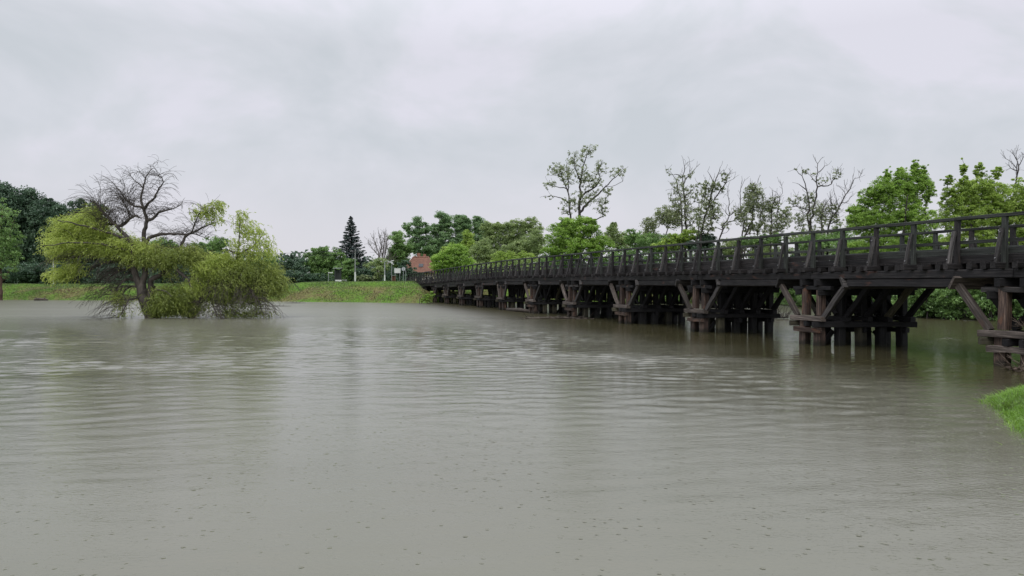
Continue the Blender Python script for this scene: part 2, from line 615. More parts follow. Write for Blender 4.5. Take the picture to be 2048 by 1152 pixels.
xs = axis(-80, 62, 0.8, -480, 480)
ys = axis(76, 106, 0.5, -200, 480)
ys = np.concatenate([axis(-4, 60, 0.8, -200, 60), axis(60.5, 76, 0.7, 60.5, 76)[:-1], axis(76, 106, 0.5, 76, 480)])
xs = np.unique(np.concatenate([xs, np.arange(6, 14, 0.2)]))
ys = np.unique(np.concatenate([ys, np.arange(8, 17, 0.2)]))
gm = grid_mesh('ground', xs, ys, ground_z, ground_material())
mesh_obj('ground', gm, kind='structure')


def water_z(X, Y):
    """low wind ripples over the current: many small wave trains, rough and calm lanes"""
    rng = np.random.default_rng(4)
    Z = np.zeros_like(X)
    xd, yd = X + 0.5 * wob(X, Y, 0.35, 0.3), Y + 0.35 * wob(X, Y, 0.5, 1.1)
    for i in range(54):
        lam = 0.25 * (4.6 ** rng.random())
        k = 2 * math.pi / lam
        th = rng.normal(math.radians(98), math.radians(26))
        s = 0.021 * (1.0 if lam < 0.7 else 0.5)
        fd = 1.0 if lam > 0.75 else 1.0 - sstep(Y, 34, 42)
        Z += fd * s / k * np.sin(k * (math.cos(th) * xd + math.sin(th) * yd) + rng.uniform(0, 6.3))
    lanes = 0.5 + 0.5 * wob(X * 0.35 + 3, (Y - 0.12 * X) * 1.0, 0.55, 2.2)
    lanes = 0.3 + 0.85 * lanes ** 1.4
    u = X + 0.3404 * Y
    lee = 1 - 0.45 * sstep(u, 15, 18)
    near = 0.3 + 0.7 * sstep(Y, 9, 17) + 0.25 * sstep(Y, 40, 60)
    # a band of standing ripples below the third and fourth pier
    band = 0.35 * np.exp(-((u - 11.5) / 2.0) ** 2) * np.exp(-((Y - 18.5) / 4.5) ** 2)
    fade = sstep(Y, 3.2, 5.0) * (1 - 0.25 * sstep(Y, 45, 60)) * (1 - sstep(Y, 78, 88)) * (1 - sstep(X, 20, 27))
    return Z * (lanes * near * lee + band) * fade


wxs = axis(-58, 24, 0.17, -300, 300, 1.3)
wys = np.concatenate([axis(3.2, 36, 0.11, -24, 36, 1.3), axis(36.2, 88, 0.21, 36.2, 130, 1.3)])
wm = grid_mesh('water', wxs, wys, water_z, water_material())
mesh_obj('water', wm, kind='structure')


# ------------------------------------------------------------------ vegetation builders
def unit(v):
    return v / np.maximum(np.linalg.norm(v, axis=-1, keepdims=True), 1e-9)


def leaf_faces(C, D, S, Ln, Wd, fold=0.25):
    """one diamond leaf (quad) per row; D along the leaf, S across"""
    n = len(C)
    Nn = np.cross(D, S)
    L_, W_ = Ln[:, None], Wd[:, None]
    V = np.empty((n, 4, 3))
    V[:, 0] = C - D * L_ * 0.5
    V[:, 1] = C + S * W_ * 0.5 + Nn * W_ * fold - D * L_ * 0.08
    V[:, 2] = C + D * L_ * 0.5 - Nn * L_ * 0.1
    V[:, 3] = C - S * W_ * 0.5 + Nn * W_ * fold - D * L_ * 0.08
    return V.reshape(-1, 3), np.arange(4 * n).reshape(n, 4)


def clump_leaves(cc, cr, per, size, rng, flat=0.6, upb=0.7, droop=0.25, aspect=0.55, tone_bias=None):
    n = len(cc)
    idx = np.repeat(np.arange(n), per)
    m = len(idx)
    g = rng.normal(size=(m, 3))
    g = unit(g) * (rng.random((m, 1)) ** 0.45)
    off = g * cr[idx, None] * np.array([1, 1, flat])
    C = cc[idx] + off
    Nn = unit(rng.normal(size=(m, 3)) * 0.75 + np.array([0, 0, upb]) + g * 0.35)
    D = unit(np.cross(Nn, rng.normal(size=(m, 3))) + np.array([0, 0, -droop]))
    S = unit(np.cross(Nn, D))
    Ln = size * rng.uniform(0.55, 1.5, m)
    ct = rng.normal(0.5, 0.2, n)
    if tone_bias is not None:
        ct = ct + tone_bias
    tone = np.clip(ct[idx] + rng.normal(0, 0.11, m), 0, 1)
    V, Fq = leaf_faces(C, D, S, Ln, Ln * aspect)
    return V, Fq, tone


class Skel:
    def __init__(s, cap=60000):
        s.p = np.zeros((cap, 3)); s.par = np.full(cap, -1); s.r = np.zeros(cap); s.n = 0
        s.stop = np.zeros(cap, bool)

    def add(s, p, par, r=0.0):
        s.p[s.n] = p; s.par[s.n] = par; s.r[s.n] = r
        s.n += 1
        return s.n - 1

    def limb(s, pts, r0, r1, rng, seg=0.45, wig=0.05, root=False):
        pts = [np.array(q, float) for q in pts]
        if root or s.n == 0:
            cur = s.add(pts[0], -1, r0)
        else:
            cur = int(np.argmin(np.linalg.norm(s.p[:s.n] - pts[0], axis=1)))
        tot = sum(np.linalg.norm(b - a) for a, b in zip(pts, pts[1:])) + 1e-6
        run = 0
        if not root and s.n > 1:
            pts = [s.p[cur].copy()] + pts[1:]
        for i in range(len(pts) - 1):
            a, b = pts[i], pts[i + 1]
            l = np.linalg.norm(b - a)
            k = max(1, int(math.ceil(l / seg)))
            for j in range(1, k + 1):
                q = a + (b - a) * j / k
                if j < k:
                    q = q + rng.normal(size=3) * wig * l / k
                f = (run + l * j / k) / tot
                cur = s.add(q, cur, r0 + (r1 - r0) * f)
            run += l
        return cur

    def attach(s, T, rng, seg=0.5, wig=0.1, updown=0.6, root=None, tip=0.012, maxd=None):
        root = s.p[0] if root is None else root
        order = np.argsort(np.linalg.norm(T - root, axis=1))
        for ti in order:
            t = T[ti]
            dv = t - s.p[:s.n]
            d = np.linalg.norm(dv, axis=1)
            cost = d + updown * np.maximum(0, -dv[:, 2] + 0.15 * d)
            cost = cost + 1e6 * s.stop[:s.n]
            j = int(np.argmin(cost))
            dj = d[j]
            if maxd and dj > maxd:
                continue
            k = max(1, int(math.ceil(dj / seg)))
            a = s.p[j].copy()
            up = np.array([0, 0, dj * 0.14])
            cur = j
            for i in range(1, k + 1):
                f = i / k
                q = a + (t - a) * f - up * math.sin(f * math.pi) * 0.8
                if i < k:
                    q = q + rng.normal(size=3) * wig * dj / k
                cur = s.add(q, cur, tip)

    def finish(s, tip=0.012, power=0.48, cap_r=None):
        n = s.n
        cnt = np.zeros(n)
        kids = np.zeros(n, int)
        for i in range(n):
            if s.par[i] >= 0: kids[s.par[i]] += 1
        cnt[kids == 0] = 1
        for i in range(n - 1, 0, -1):
            if s.par[i] >= 0: cnt[s.par[i]] += cnt[i]
        pr = tip * np.maximum(cnt, 1) ** power
        if cap_r: pr = np.minimum(pr, cap_r)
        s.r[:n] = np.maximum(s.r[:n], pr)
        # the trunk never thinner than its child
        for i in range(n - 1, 0, -1):
            p = s.par[i]
            if p >= 0 and s.r[p] < s.r[i]: s.r[p] = s.r[i]

    def roots(s):
        rid = np.arange(s.n)
        for i in range(s.n):
            if s.par[i] >= 0: rid[i] = rid[s.par[i]]
        return rid

    def mesh(s, only=None):
        n = s.n
        p, par, r = s.p[:n], s.par[:n], s.r[:n]
        main = np.full(n, -1)
        best = np.zeros(n)
        for i in range(n):
            q = par[i]
            if q >= 0 and r[i] > best[q]:
                best[q] = r[i]; main[q] = i
        din = np.zeros((n, 3))
        ok = par >= 0
        din[ok] = unit(p[ok] - p[par[ok]])
        tan = din.copy()
        hm = main >= 0
        tan[hm] += din[main[hm]]
        tan = unit(tan)
        E = np.where(ok if only is None else ok & only)[0]
        P_ = par[E]
        ismain = main[P_] == E
        tA = np.where(ismain[:, None], tan[P_], din[E])
        rA = np.where(ismain, r[P_], r[E] * 1.15)
        tB = tan[E]; rB = r[E]
        ref = np.array([0.1, 0.99, 0.05])
        VV, FF, off = [], [], 0
        big = rA > 0.09
        for sel, k in ((big, 8), ((~big) & (rA > 0.03), 5), (rA <= 0.03, 3)):
            ii = np.where(sel)[0]
            if len(ii) == 0: continue
            an = np.arange(k) * 2 * math.pi / k
            ca, sa = np.cos(an)[None, :, None], np.sin(an)[None, :, None]
            rings = []
            for T_, R_, C_ in ((tA[ii], rA[ii], p[P_[ii]]), (tB[ii], rB[ii], p[E[ii]])):
                a = unit(np.cross(T_, ref)); b = np.cross(T_, a)
                rings.append(C_[:, None] + (a[:, None] * ca + b[:, None] * sa) * R_[:, None, None])
            V = np.stack(rings, 1).reshape(-1, 3)
            m = len(ii)
            base = (np.arange(m) * 2 * k)[:, None]
            kk = np.arange(k)[None]
            k2 = (kk + 1) % k
            q = np.stack([base + kk, base + k2, base + k + k2, base + k + kk], -1).reshape(-1, 4)
            VV.append(V); FF.append(q + off); off += len(V)
        return np.concatenate(VV), np.concatenate(FF)


BARK = bark_mat('dark_bark', (0.018, 0.015, 0.013), (0.060, 0.052, 0.043))
BARKP = bark_mat('pale_bark', (0.07, 0.062, 0.055), (0.17, 0.15, 0.135))
FOL = {
    'dark': foliage_mat('dark_leaves', (0.036, 0.07, 0.035), (0.066, 0.125, 0.055), (0.12, 0.20, 0.085)),
    'mid': foliage_mat('mid_green_leaves', (0.08, 0.15, 0.035), (0.16, 0.29, 0.065), (0.27, 0.43, 0.105), trans=0.42),
    'bright': foliage_mat('fresh_green_leaves', (0.14, 0.245, 0.035), (0.26, 0.43, 0.06), (0.42, 0.61, 0.12), trans=0.5),
    'lime': foliage_mat('yellow_green_leaves', (0.15, 0.23, 0.035), (0.28, 0.42, 0.06), (0.46, 0.60, 0.12), trans=0.5),
    'olive': foliage_mat('olive_leaves', (0.14, 0.20, 0.065), (0.25, 0.345, 0.11), (0.39, 0.48, 0.17), trans=0.42),
    'willow': foliage_mat('willow_leaves', (0.21, 0.27, 0.05), (0.39, 0.49, 0.09), (0.55, 0.65, 0.15), trans=0.5),
    'sedge': foliage_mat('deep_willow_leaves', (0.13, 0.175, 0.03), (0.25, 0.32, 0.055), (0.40, 0.47, 0.10), trans=0.5),
    'grey': foliage_mat('sparse_grey_green_leaves', (0.13, 0.17, 0.075), (0.23, 0.28, 0.12), (0.36, 0.42, 0.19), trans=0.5),
    'poplar': foliage_mat('poplar_leaves', (0.085, 0.16, 0.065), (0.175, 0.30, 0.11), (0.29, 0.43, 0.17), trans=0.42),
    'spruce': foliage_mat('blue_green_needles', (0.032, 0.052, 0.040), (0.058, 0.088, 0.066), (0.10, 0.135, 0.10), trans=0.12),
}


def gz(x, y):
    return float(ground_z(np.array([x]), np.array([y]))[0])


def blob_scale(blobs, Y, n):
    ws = np.array([b[2] * b[3] * (b[4] if len(b) > 4 else 1.0) for b in blobs], float)
    ws /= ws.sum()
    return np.concatenate([np.full(max(1, int(round(n * q))), np.clip(min(b[2], b[3]) / 1480.0 * Y / 0.9, 0.4, 1.0)) for b, q in zip(blobs, ws)])


def blob_points(blobs, Y, n, rng, depth=1.0, shell=0.4):
    """points inside ellipsoids (px, py, rx, ry [, weight]) standing Y metres away"""
    ws = np.array([b[2] * b[3] * (b[4] if len(b) > 4 else 1.0) for b in blobs], float)
    ws /= ws.sum()
    out = []
    for b, wgt in zip(blobs, ws):
        k = max(1, int(round(n * wgt)))
        c = W(b[0], b[1], Y)
        rx, rz = b[2] / 1480.0 * Y, b[3] / 1480.0 * Y
        ry = depth * (rx + rz) / 2
        g = unit(rng.normal(size=(k, 3))) * (rng.random((k, 1)) ** shell)
        out.append(c + g * np.array([rx, ry, rz]))
    return np.concatenate(out)


def make_tree(name, label, base_px, Y, blobs, col, clumps=120, per=60, size=0.2, cr=0.55, trunk_r=0.16, limbs=None, rng=None,
              cat='tree', group=None, depth=1.0, bark=None, twig=0.014, flat=0.6, bare=None, seg=0.6, stems=1, minz=None, upb=0.7,
              shell=0.4, wig=0.1, hang=0.0, maxd=None, tonevar=None, rough_top=True):
    rng = rng or np.random.default_rng(abs(hash(label)) % 1000003 if False else sum(ord(c) * (i + 3) for i, c in enumerate(label)))
    bx = (base_px - 1024) / 1480.0 * Y
    bz = gz(bx, Y) - 0.1
    base = np.array([bx, Y, bz])
    root = empty(name, base, label=label, cat=cat, group=group)
    sk = Skel()
    airy = per < 30
    clumps = int(clumps * (1.8 if airy else 1.75))
    cr, size = cr * (0.85 if airy else 0.74), size * (0.78 if airy else 0.72)
    per = int(per * (0.85 if airy else 0.85))
    T = blob_points(blobs, Y, clumps, rng, depth, shell) if blobs else np.zeros((0, 3))
    bsc = blob_scale(blobs, Y, clumps) if blobs else np.zeros(0)
    outl = rng.random(len(T)) < (0.22 if (not airy and Y < 60) else 0.0)
    if len(T):
        cen0 = T.mean(0)
        T[outl] += (T[outl] - cen0) * rng.uniform(0.0, 0.05, (outl.sum(), 1)) + rng.normal(size=(outl.sum(), 3)) * cr * 0.5
    if minz is not None:
        T[:, 2] = np.maximum(T[:, 2], minz + rng.random(len(T)) * 0.5)
    if len(T):
        T[:, 2] = np.maximum(T[:, 2], ground_z(T[:, 0], T[:, 1]).clip(0.0) + 0.15)
    if limbs:
        first = True
        for lm in limbs:
            pts = [W(x, y, Y) + (np.array([0, lm_d, 0]) if i else 0) for i, (x, y) in enumerate(lm['p']) for lm_d in (lm.get('d', 0) * i / len(lm['p']),)]
            if lm.get('ground'):
                pts = [np.array([pts[0][0], Y + lm.get('dy', 0), gz(pts[0][0], Y) - 0.1])] + pts
            sk.limb(pts, lm['r'][0], lm['r'][1], rng, seg=min(seg, 0.5), wig=0.13, root=first or lm.get('ground', False))
            first = False
    else:
        top = T[:, 2].max()
        cen = T.mean(0)
        for k in range(stems):
            jit = rng.normal(size=3) * np.array([0.5, 0.5, 0]) * (k > 0)
            h = top - bz
            p0 = base + jit
            tgt = np.array([cen[0], cen[1], 0]) + rng.normal(size=3) * np.array([h * 0.06 * (1 + k), h * 0.06 * (1 + k), 0])
            pts = [p0, np.array([*(p0[:2] * 0.75 + tgt[:2] * 0.25), bz + h * 0.3]), np.array([*(p0[:2] * 0.4 + tgt[:2] * 0.6), bz + h * 0.55]),
                   np.array([*tgt[:2], bz + h * 0.76])]
            sk.limb(pts, trunk_r, 0.03, rng, seg=seg, root=True)
    if len(T):
        sk.attach(T, rng, seg=seg, wig=wig, tip=twig, maxd=maxd)
    if bare is not None:   # leafless twigs at the ends of the limbs
        nb, lo, hi, zmin = bare
        cand = np.where((sk.r[:sk.n] < 0.09) & (sk.p[:sk.n, 2] > zmin))[0]
        for _ in range(nb):
            j = int(rng.choice(cand))
            pj = sk.par[j]
            d0 = unit(sk.p[j] - sk.p[pj]) if pj >= 0 else np.array([0, 0, 1.0])
            d = unit(d0 + rng.normal(size=3) * 0.7 + np.array([0, 0, 0.5]))
            q, cur = sk.p[j].copy(), j
            ln = rng.uniform(lo, hi)
            for i in range(4):
                d = unit(d + rng.normal(size=3) * 0.22 + np.array([0, 0, 0.08]))
                q = q + d * ln / 4
                cur = sk.add(q, cur, 0.0)
    sk.finish(tip=twig, power=0.42, cap_r=trunk_r * 0.8 if not limbs else 0.08)
    rid = sk.roots()
    for q_ in np.unique(rid):
        if (rid == q_).sum() > 2:
            V, Fq = sk.mesh(rid == q_)
            mesh_obj('trunk', np_mesh('trunk', V - base, Fq, bark or BARK), root, base)
    if len(T) and per > 0:
        crr = cr * rng.uniform(0.45, 1.4, len(T)) * np.where(outl, 0.5, 1.0) * bsc
        tb = None
        if tonevar is not None:
            tb = tonevar * wob(T[:, 0], T[:, 2], 0.9, 1.0)
        V, Fq, tone = clump_leaves(T, crr, per, size, rng, flat=flat, upb=upb, tone_bias=tb, droop=0.25 + hang)
        V[:, 2] = np.maximum(V[:, 2], 0.02 + 0.1 * rng.random(len(V)))
        mesh_obj('crown', np_mesh('crown', V - base, Fq, FOL[col], tone), root, base)
    return root, sk, T


def bush(label, px, Y, blobs, col, clumps=60, per=60, size=0.18, cr=0.5, name='shrub', cat='shrub', group=None, **kw):
    return make_tree(name, label, px, Y, blobs, col, clumps=clumps, per=per, size=size, cr=cr, trunk_r=0.05, cat=cat, group=group, stems=4, **kw)


# ------------------------------------------------------------------ far bank, left of the willow
GL = 'dark broadleaf trees on the far bank at the left'
make_tree('broadleaf_tree', 'tallest of the dark green trees on the far bank at the left edge', -12, 118,
          [(-22, 428, 72, 70), (-15, 510, 70, 52)], 'dark', 420, 90, 0.42, 1.25, 0.4, group=GL, depth=0.8, shell=0.33, flat=0.8)
make_tree('broadleaf_tree', 'dark green dome-crowned tree on the far bank right of the highest dark tree', 55, 120,
          [(46, 433, 44, 58), (52, 505, 48, 50)], 'dark', 340, 90, 0.42, 1.1, 0.35, group=GL, depth=0.8, shell=0.33, flat=0.8)
make_tree('broadleaf_tree', 'dark green tree with a sloping crown behind the white pole on the far bank', 108, 119,
          [(98, 450, 34, 52), (112, 512, 44, 48), (124, 440, 14, 30)], 'dark', 320, 90, 0.4, 1.0, 0.32, group=GL, depth=0.8, shell=0.33, flat=0.8)
make_tree('broadleaf_tree', 'dark green tree rising behind the yellow-green left side of the willow', 172, 123,
          [(160, 425, 26, 26), (182, 450, 34, 46), (180, 515, 46, 48)], 'dark', 190, 110, 0.38, 0.95, 0.3, group=GL, depth=0.8, shell=0.33, flat=0.8)
HG = 'shrubs along the top of the far bank'
for i, (lb, px, bl, c) in enumerate([
    ('dense dark shrub under the highest dark tree at the left edge', 0, [(-15, 545, 40, 22), (25, 548, 32, 18)], 'dark'),
    ('dark dense shrub at the foot of the dome-crowned dark tree', 75, [(70, 546, 34, 20)], 'dark'),
    ('dark low shrub closing the gap behind the foot of the dark trees at the left', 95, [(95, 556, 40, 12), (40, 558, 40, 10), (150, 558, 40, 10)], 'dark'),
    ('dark shrub just right of the white pole on the far bank', 130, [(128, 546, 34, 22), (155, 550, 20, 15)], 'dark'),
    ('dark shrub seen through the bare lower twigs of the willow', 205, [(200, 543, 36, 24)], 'dark'),
    ('dark shrub seen behind the main trunk of the willow', 265, [(262, 545, 38, 22)], 'dark'),
    ('low dark shrub seen between the trunk and the right limb of the willow', 350, [(345, 545, 46, 20)], 'dark'),
    ('low dark shrub hidden behind the right half of the willow', 460, [(450, 545, 52, 20), (520, 548, 34, 16)], 'dark'),
]):
    bush(lb, px, 106 + i % 3, bl, c, 70, 90, 0.3, 0.75, group=HG)
make_tree('young_tree', 'fresh green young tree seen through the middle of the willow', 330, 112, [(328, 505, 34, 34)], 'mid', 90, 90, 0.3, 0.8, 0.12, depth=0.8)
make_tree('young_tree', 'fresh green young tree showing between the two halves of the willow', 425, 110, [(420, 505, 36, 32), (440, 490, 16, 18), (392, 520, 25, 25)], 'mid', 110, 90, 0.3, 0.8, 0.12, depth=0.8)
make_tree('young_tree', 'green young tree just behind the right edge of the willow', 520, 112, [(515, 530, 40, 26)], 'mid', 70, 80, 0.3, 0.8, 0.12, depth=0.8)

# tree that leans into the picture at the left edge
make_tree('young_tree', 'light green tree with a bare brown trunk at the left edge, standing at the water', -3, 94,
          [(6, 425, 24, 28, .7), (16, 470, 26, 32), (0, 500, 30, 40), (22, 515, 20, 30), (8, 545, 24, 14, 0.5)], 'mid', 150, 30, 0.3, 0.62, 0.24,
          limbs=[dict(p=[(1, 602), (1, 560), (-2, 500), (4, 420)], r=(0.27, 0.06), ground=False), dict(p=[(-1, 520), (18, 480), (30, 440)], r=(0.08, 0.02))], bark=bark_mat('brown_bark', (0.05, 0.028, 0.02), (0.12, 0.07, 0.05)))

# ------------------------------------------------------------------ far bank, between willow and bridge
bush('dark ragged shrub right of the willow, under the cables', 590, 106, [(572, 535, 18, 28), (596, 538, 22, 26), (583, 512, 5, 8)], 'dark', 90, 70, 0.26, 0.6, group=HG)
make_tree('round_tree', 'round mid green tree left of the dark spruce', 648, 108, [(632, 520, 26, 26), (660, 517, 30, 24), (645, 502, 12, 10), (650, 545, 40, 18)], 'mid', 170, 90, 0.27, 0.62, 0.14, depth=0.8)
bush('low grey green hedge shrub right of the willow on the bank', 600, 103, [(590, 553, 28, 12), (625, 555, 22, 9)], 'dark', 70, 60, 0.24, 0.5, group=HG)
bush('yellowish shrub in front of the foot of the spruce', 695, 104, [(690, 545, 26, 18), (700, 528, 14, 12)], 'mid', 80, 70, 0.24, 0.5, group=HG)
bush('dark green shrub between the spruce and the olive shrub', 727, 104, [(728, 550, 24, 14)], 'dark', 60, 60, 0.24, 0.5, group=HG)
bush('olive green feathery shrub below the pale bare tree', 758, 105, [(752, 540, 24, 24), (765, 525, 12, 12), (740, 552, 20, 12)], 'olive', 100, 60, 0.22, 0.5, group=HG)
bush('dark shrub behind the small road signs', 800, 106, [(790, 550, 30, 15), (808, 540, 16, 20), (823, 540, 9, 13), (834, 553, 18, 8)], 'dark', 110, 70, 0.24, 0.55, group=HG)
bush('pale blue green shrub low on the bank right of the tall pole', 740, 102, [(728, 557, 22, 7)], 'grey', 40, 50, 0.2, 0.4, group=HG)
make_tree('broadleaf_tree', 'mid green tree between the pale bare tree and the red-roofed house', 800, 116,
          [(795, 478, 14, 18), (798, 508, 20, 26), (806, 535, 16, 22), (785, 530, 12, 30), (812, 500, 12, 12)], 'mid', 190, 90, 0.28, 0.75, 0.2, depth=0.8)
GP = 'tall poplars behind the red-roofed house'
make_tree('poplar_tree', 'dark airy poplar with a ragged crown behind the red-roofed house, leftmost of the poplars', 838, 134,
          [(814, 456, 9, 12), (838, 446, 11, 13), (850, 458, 13, 14), (835, 470, 26, 14), (850, 495, 30, 22), (825, 490, 14, 12)], 'poplar', 150, 90, 0.33, 0.8, 0.22, group=GP, depth=0.7)
make_tree('poplar_tree', 'tallest rounded poplar behind the red-roofed house', 890, 136,
          [(888, 437, 14, 15), (886, 458, 24, 20), (885, 485, 30, 28), (870, 515, 34, 25)], 'poplar', 190, 100, 0.35, 0.9, 0.25, group=GP, depth=0.7)
make_tree('poplar_tree', 'round-topped poplar second from the right of the poplars', 928, 137,
          [(922, 438, 12, 10), (925, 455, 20, 20), (930, 485, 26, 30)], 'poplar', 140, 100, 0.35, 0.9, 0.25, group=GP, depth=0.7)
make_tree('poplar_tree', 'narrow poplar beside the pale olive trees, rightmost of the poplars', 960, 138,
          [(955, 440, 8, 8), (960, 455, 14, 18), (968, 480, 20, 28)], 'poplar', 100, 100, 0.35, 0.85, 0.22, group=GP, depth=0.7)
make_tree('young_tree', 'yellow-green pointed tree in front of the poplars', 937, 122, [(936, 475, 10, 16), (938, 500, 18, 25), (900, 500, 16, 14)], 'lime', 100, 80, 0.28, 0.75, 0.16, depth=0.8)
make_tree('young_tree', 'fresh green bushy tree just right of the red roof', 898, 104, [(882, 524, 20, 22), (912, 515, 26, 28), (930, 533, 24, 20), (884, 540, 16, 12)], 'bright', 190, 80, 0.26, 0.7, 0.16, depth=0.7)
GO = 'olive green trees behind the far half of the bridge'
for lb, px, Y, bl, c, k in [
    ('pale olive tree right of the poplars with a flat top', 992, 124, [(980, 458, 20, 16), (1004, 455, 18, 13), (992, 490, 32, 30)], 'olive', 200),
    ('pale olive tree with an even domed top left of the bright green tree', 1050, 124, [(1036, 456, 26, 17), (1064, 453, 24, 18), (1050, 490, 40, 30), (1020, 475, 16, 20)], 'olive', 260),
    ('olive tree in front of the poplars above the bridge rail', 970, 114, [(965, 505, 24, 28), (985, 520, 25, 20)], 'olive', 150),
    ('olive tree left of and below the bright green rounded tree', 1060, 112, [(1050, 500, 26, 28), (1075, 485, 18, 26), (1020, 508, 22, 22)], 'olive', 190),
]:
    make_tree('broadleaf_tree', lb, px, Y, bl, c, k, 75, 0.27, 0.7, 0.18, group=GO, depth=0.7)
make_tree('young_tree', 'mid green small tree above the far bridge rail', 1015, 106, [(1010, 520, 30, 20), (1050, 520, 24, 16)], 'lime', 110, 70, 0.24, 0.6, 0.12, depth=0.7)

# tall airy tree and the bright one at its foot
P = [dict(p=[(1158, 560), (1159, 434), (1160, 397), (1161, 359), (1168, 328), (1176.7, 303), (1180, 291)], r=(0.30, 0.03), ground=True),
     dict(p=[(1161, 424), (1176.7, 405), (1197.5, 388), (1210, 374), (1226.7, 357), (1247.5, 338), (1255, 334)], r=(0.16, 0.02), d=1.0),
     dict(p=[(1162, 392.5), (1185, 378), (1199.6, 361), (1197.5, 338), (1204, 322)], r=(0.12, 0.02), d=-1.0),
     dict(p=[(1143, 560), (1141, 430), (1138, 392.5), (1131, 371.7), (1114, 344.6), (1097.5, 332)], r=(0.22, 0.02), ground=True, dy=0.8),
     dict(p=[(1137, 384), (1137, 359), (1132, 317.5)], r=(0.09, 0.02), d=1.5),
     dict(p=[(1139, 409), (1122.5, 396.7), (1101.7, 392.5), (1091, 393.5)], r=(0.09, 0.015), d=-1.0),
     dict(p=[(1131, 378), (1106, 372), (1097, 363)], r=(0.08, 0.015), d=1.0),
     dict(p=[(1160, 366), (1149.6, 338), (1147.5, 317.5), (1151.7, 303)], r=(0.10, 0.015), d=-1.2),
     dict(p=[(1176, 303), (1188, 300), (1192, 296)], r=(0.05, 0.01)),
     dict(p=[(1210, 374), (1232, 370), (1245, 363)], r=(0.04, 0.01))]
make_tree('locust_tree', 'tallest airy tree with dark forked limbs rising above the bright green tree', 1158, 92,
          [(1178, 302, 18, 14), (1150, 318, 18, 18), (1112, 340, 20, 16), (1100, 368, 14, 12), (1099, 394, 10, 5), (1133, 350, 20, 25), (1200, 335, 13, 18),
           (1185, 365, 22, 22), (1236, 345, 20, 12), (1217, 382, 13, 12), (1170, 395, 28, 20), (1135, 412, 24, 18), (1205, 415, 15, 22), (1165, 350, 16, 22)],
          'grey', 330, 13, 0.23, 0.34, 0.28, limbs=P, depth=0.9, seg=0.5, bare=(60, 0.4, 0.9, 9), twig=0.016, flat=0.8)
make_tree('broadleaf_tree', 'bright green rounded tree behind the bridge at the foot of the tallest airy tree', 1158, 88,
          [(1155, 452, 42, 20), (1165, 475, 48, 25), (1120, 470, 26, 26), (1150, 500, 56, 24), (1200, 492, 26, 26), (1110, 505, 30, 18), (1130, 445, 14, 10), (1180, 443, 16, 10)],
          'bright', 380, 95, 0.22, 0.62, 0.2, depth=0.7, tonevar=0.15)
GB = 'low trees behind the middle of the bridge'
for lb, px, Y, bl, c, k, pr in [
    ('grey green low tree just right of the bright green rounded tree', 1235, 104, [(1222, 468, 14, 18), (1240, 484, 24, 20), (1228, 452, 6, 9, 2)], 'olive', 150, 55),
    ('green low tree with a pointed top behind the middle of the bridge', 1275, 100, [(1262, 474, 14, 16), (1284, 482, 26, 20), (1300, 492, 24, 14)], 'mid', 160, 55),
    ('pale airy small tree at the left foot of the twin bare-topped tree', 1305, 90, [(1300, 455, 16, 20), (1310, 480, 22, 16), (1325, 430, 16, 18), (1345, 440, 16, 20)], 'grey', 170, 26),
]:
    make_tree('small_tree', lb, px, Y, bl, c, k, pr, 0.24, 0.55, 0.12, group=GB, depth=0.8)
bush('fresh green bush behind the rail below the twin bare-topped tree', 1370, 80, [(1355, 478, 30, 12), (1380, 470, 22, 14), (1340, 492, 40, 10)], 'lime', 130, 60, 0.2, 0.5)
bush('dark green bush at the foot of the tree leaning right', 1415, 79, [(1412, 482, 20, 16), (1395, 492, 24, 12)], 'dark', 100, 70, 0.2, 0.45)

S = [dict(p=[(1371, 560), (1371, 448), (1370, 405.5), (1366, 371), (1364, 356), (1368.4, 333), (1366, 321), (1362.7, 311)], r=(0.22, 0.015), ground=True),
     dict(p=[(1363, 560), (1363.5, 445), (1362.7, 405.5), (1357, 386), (1354, 366), (1339.6, 343), (1331, 337)], r=(0.16, 0.015), ground=True, dy=0.6),
     dict(p=[(1366, 371), (1380.8, 348), (1392, 336), (1403, 326)], r=(0.08, 0.012), d=0.8),
     dict(p=[(1381.6, 344.5), (1379, 326), (1375, 313)], r=(0.04, 0.01)),
     dict(p=[(1362.7, 359), (1349.5, 349.5), (1333, 348)], r=(0.06, 0.012), d=-0.8),
     dict(p=[(1371, 397), (1385.7, 379), (1400.6, 364)], r=(0.07, 0.012), d=0.8),
     dict(p=[(1357, 386), (1345, 378), (1338, 379)], r=(0.04, 0.01)),
     dict(p=[(1368.4, 333), (1376, 325), (1385, 322), (1388, 318)], r=(0.03, 0.01))]
make_tree('bare_topped_tree', 'airy tree with two dark stems and a bare twiggy top behind the bridge', 1368, 82,
          [(1340, 345, 10, 10, .6), (1355, 370, 16, 20), (1378, 350, 14, 12, .6), (1372, 390, 16, 20), (1352, 400, 20, 22), (1392, 375, 12, 12), (1370, 430, 34, 24, 1.5), (1345, 425, 20, 18, 1.4), (1395, 395, 14, 12)],
          'grey', 210, 13, 0.2, 0.3, 0.2, limbs=S, bare=(110, 0.4, 1.0, 10), twig=0.014, flat=0.8)
